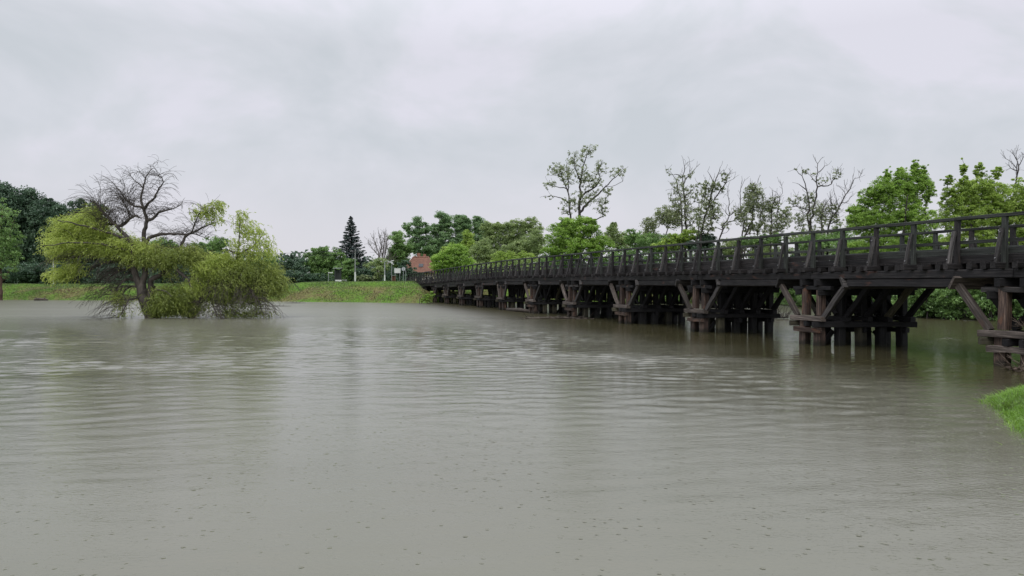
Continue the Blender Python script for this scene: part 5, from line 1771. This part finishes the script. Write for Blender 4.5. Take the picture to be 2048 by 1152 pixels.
# ------------------------------------------------------------------ red-roofed house
def house():
    Yh = 112.0
    xc = (837 - 1024) / 1480 * Yh
    yc = Yh + 3
    g = 0.9
    ze, zr = zy(545, Yh), zy(514.5, Yh + 3)
    hx, hy = 2.5, 2.6
    r = empty('house', (xc, yc, g), label='small cream house with a hipped red tile roof behind the far end of the bridge', cat='house')
    Mesh().box((xc, yc, (g + ze) / 2), (hx * 2 - 0.6, hy * 2 - 0.6, ze - g)).build('wall', CREAM, r, (xc, yc, g))
    m, t, b = material('red_roof_tiles')
    tcn = node(t, 'ShaderNodeTexCoord')
    nz = node(t, 'ShaderNodeTexNoise', Scale=3.0, Detail=5, Roughness=0.7)
    t.links.new(tcn.outputs['Object'], nz.inputs['Vector'])
    rp_ = ramp(t, nz.outputs['Fac'], [(0.3, (0.12, 0.055, 0.036)), (0.7, (0.23, 0.11, 0.075))])
    t.links.new(rp_.outputs['Color'], b.inputs['Base Color'])
    b.inputs['Roughness'].default_value = 0.75
    # courses of tiles stepped up each slope
    ridge = 1.2
    n = 17
    rf = Mesh()
    for k in range(n):
        f0, f1 = k / n, (k + 1.12) / n
        def ring(f, lift):
            ax, ay = hx * (1 - f) + ridge * f, hy * (1 - f) + 0.02 * f
            zz = ze + (zr - ze) * f + lift
            return [(xc - ax, yc - ay, zz), (xc + ax, yc - ay, zz), (xc + ax, yc + ay, zz), (xc - ax, yc + ay, zz)]
        lo, hi = ring(f0, 0.05), ring(min(1.0, f1), 0.0)
        lo0 = ring(f0, -0.0)
        for i in range(4):
            j = (i + 1) % 4
            rf.add([lo[i], lo[j], hi[j], hi[i]], [(0, 1, 2, 3)])
            rf.add([lo0[i], lo0[j], lo[j], lo[i]], [(0, 1, 2, 3)])
    roof = rf.build('roof', m, r, (xc, yc, g))
    rd = Mesh().tube([(xc - ridge, yc, zr + 0.03), (xc + ridge, yc, zr + 0.03)], 0.12, 8)
    for sx_ in (-1, 1):
        for sy_ in (-1, 1):
            rd.tube([(xc + sx_ * ridge, yc, zr + 0.03), (xc + sx_ * hx, yc + sy_ * hy, ze + 0.05)], 0.09, 8)
    rd.build('ridge_tiles', m, roof, (xc, yc, g))
    BR = plain_mat('chimney_brick', (0.25, 0.11, 0.08), 0.85)
    Mesh().box((xc - 0.35, yc + 0.3, zr + 0.2), (0.45, 0.45, 0.9)).build('chimney', BR, roof, (xc, yc, g))
    Mesh().box((xc + 0.55, yc + 0.3, zr + 0.12), (0.4, 0.4, 0.75)).build('chimney', BR, roof, (xc, yc, g))
    # roof light
    f = 0.42
    zz = ze + (zr - ze) * f + 0.10
    yy = yc - (hy * (1 - f) + 0.02 * f)
    sl = math.atan2(zr - ze, hy)
    Mesh().box((xc + 0.2, yy, zz), (0.7, 0.7, 0.06), Matrix.Rotation(sl, 3, 'X')).build('roof_window', PANE, roof, (xc, yc, g))
    # eaves board, gutter
    gt = Mesh()
    gt.box((xc, yc - hy - 0.04, ze), (hx * 2 + 0.1, 0.1, 0.12)); gt.box((xc - hx - 0.04, yc, ze), (0.1, hy * 2 - 0.04, 0.118)); gt.box((xc + hx + 0.04, yc, ze), (0.1, hy * 2 - 0.04, 0.118))
    gt.build('gutter', DARKW, roof, (xc, yc, g))
    yf = yc - hy + 0.3
    for dx in (-1.3, 0.1, 1.4):
        w0 = Mesh().box((xc + dx, yf - 0.03, g + 1.75), (0.98, 0.08, 1.1)).build('window', WHITE, r, (xc, yc, g))
        for e in (-0.235, 0.235):
            Mesh().box((xc + dx + e, yf - 0.075, g + 1.75), (0.40, 0.02, 0.96)).build('pane', PANE, w0, (xc, yc, g))
        Mesh().box((xc + dx, yf - 0.08, g + 1.16), (1.15, 0.18, 0.06)).build('sill', CONC, w0, (xc, yc, g))


house()


# ------------------------------------------------------------------ bank vegetation in detail
def bank_grass():
    rng = np.random.default_rng(21)
    n = 170000
    x = rng.uniform(-78, 3, n)
    y = rng.uniform(78, 104, n)
    d = shore_dist(np.stack([x, y], 1))
    ok = (d > 0.05) & (d < 11) & ((rng.random(n) < 0.9))
    x, y, d = x[ok], y[ok], d[ok]
    z = ground_z(x, y)
    m = len(x)
    hgt = rng.uniform(0.03, 0.085, m) * (1 + 0.5 * wob(x, y, 0.8))
    C = np.stack([x, y, z + hgt * 0.4], 1)
    D = unit(rng.normal(size=(m, 3)) * 0.45 + np.array([0.1, -0.3, 0.8]))
    S = unit(np.cross(D, rng.normal(size=(m, 3)) + np.array([0, 1.2, 0])))
    V, Fq = leaf_faces(C, D, S, hgt * 1.4, rng.uniform(0.05, 0.14, m), 0.1)
    # dead, flood-combed tufts in patches on the lower slope, green above
    pat = wob(x, y * 1.6, 0.35, 0.7) + 0.5 * wob(x, y, 1.1, 2.0)
    dead = sstep(pat, -0.65, 0.25) * sstep(-z, -1.95, -1.35) * sstep(z, 0.05, 0.4)
    tone = np.clip(rng.normal(0.68, 0.09, m) * (1 - dead * 0.9) + rng.normal(0.12, 0.08, m) * dead, 0, 1)
    mt = foliage_mat('bank_grass_blades', (0.17, 0.105, 0.055), (0.095, 0.11, 0.025), (0.13, 0.24, 0.03), trans=0.25)
    mesh_obj('bank_grass', np_mesh('bank_grass', V, Fq, mt, tone), label='green and flood-browned grass covering the far bank slope', cat='grass', kind='stuff')


bank_grass()


def near_grass():
    rng = np.random.default_rng(22)
    n = 150000
    x = rng.uniform(6.4, 16, n)
    y = rng.uniform(7.0, 16.3, n)
    d = shore_dist(np.stack([x, y], 1))
    keep = (d > -0.5) & (rng.random(n) < np.clip(0.05 + (d + 0.35) * 1.7, 0.03, 1)) & (x / y > 0.55) & (x / y < 0.95)
    x, y, d = x[keep], y[keep], d[keep]
    z = ground_z(x, y)
    m = len(x)
    hgt = rng.uniform(0.07, 0.17, m) * (1 + 0.35 * wob(x, y, 2.2)) * (0.8 + 0.6 * (rng.random(m) < 0.04))
    base = np.stack([x, y, np.maximum(z, -0.12)], 1)
    lean = rng.normal(size=(m, 3)) * 0.42
    lean[:, 2] = 1
    D = unit(lean)
    az = rng.uniform(0, math.pi, m)
    S = np.stack([np.cos(az), np.sin(az), np.zeros(m)], 1)
    wd = rng.uniform(0.005, 0.010, m)[:, None]
    bend = unit(lean * [1, 1, 0] + 1e-6) * (hgt * rng.uniform(0.15, 0.7, m))[:, None]
    p1 = base + D * (hgt * 0.55)[:, None]
    p2 = base + D * hgt[:, None] + bend - np.array([0, 0, 0.12]) * hgt[:, None]
    V = np.stack([base - S * wd, base + S * wd, p1 + S * wd * 0.8, p1 - S * wd * 0.8, p2 + S * wd * 0.12, p2 - S * wd * 0.12], 1).reshape(-1, 3)
    b6 = (np.arange(m) * 6)[:, None]
    Fq = np.stack([b6 + [0, 1, 2, 3], b6 + [3, 2, 4, 5]], 1).reshape(-1, 4)
    tone = np.clip(rng.normal(0.55, 0.17, m) + 0.18 * wob(x, y, 1.7, 3) - 0.25 * (rng.random(m) < 0.08), 0, 1)
    mt = foliage_mat('lush_grass_blades', (0.09, 0.11, 0.025), (0.135, 0.27, 0.015), (0.25, 0.44, 0.03), trans=0.4)
    mesh_obj('near_bank_grass', np_mesh('near_bank_grass', V, Fq, mt, np.repeat(tone, 2)), label='lush bright green grass on the tip of the near bank at the right edge', cat='grass', kind='stuff')


near_grass()
bush('small bright green bush at the waterline under the far end of the bridge', 856, 79.5, [(854, 596, 9, 8), (862, 590, 8, 9), (846, 601, 7, 4)], 'bright', 40, 60, 0.14, 0.28)
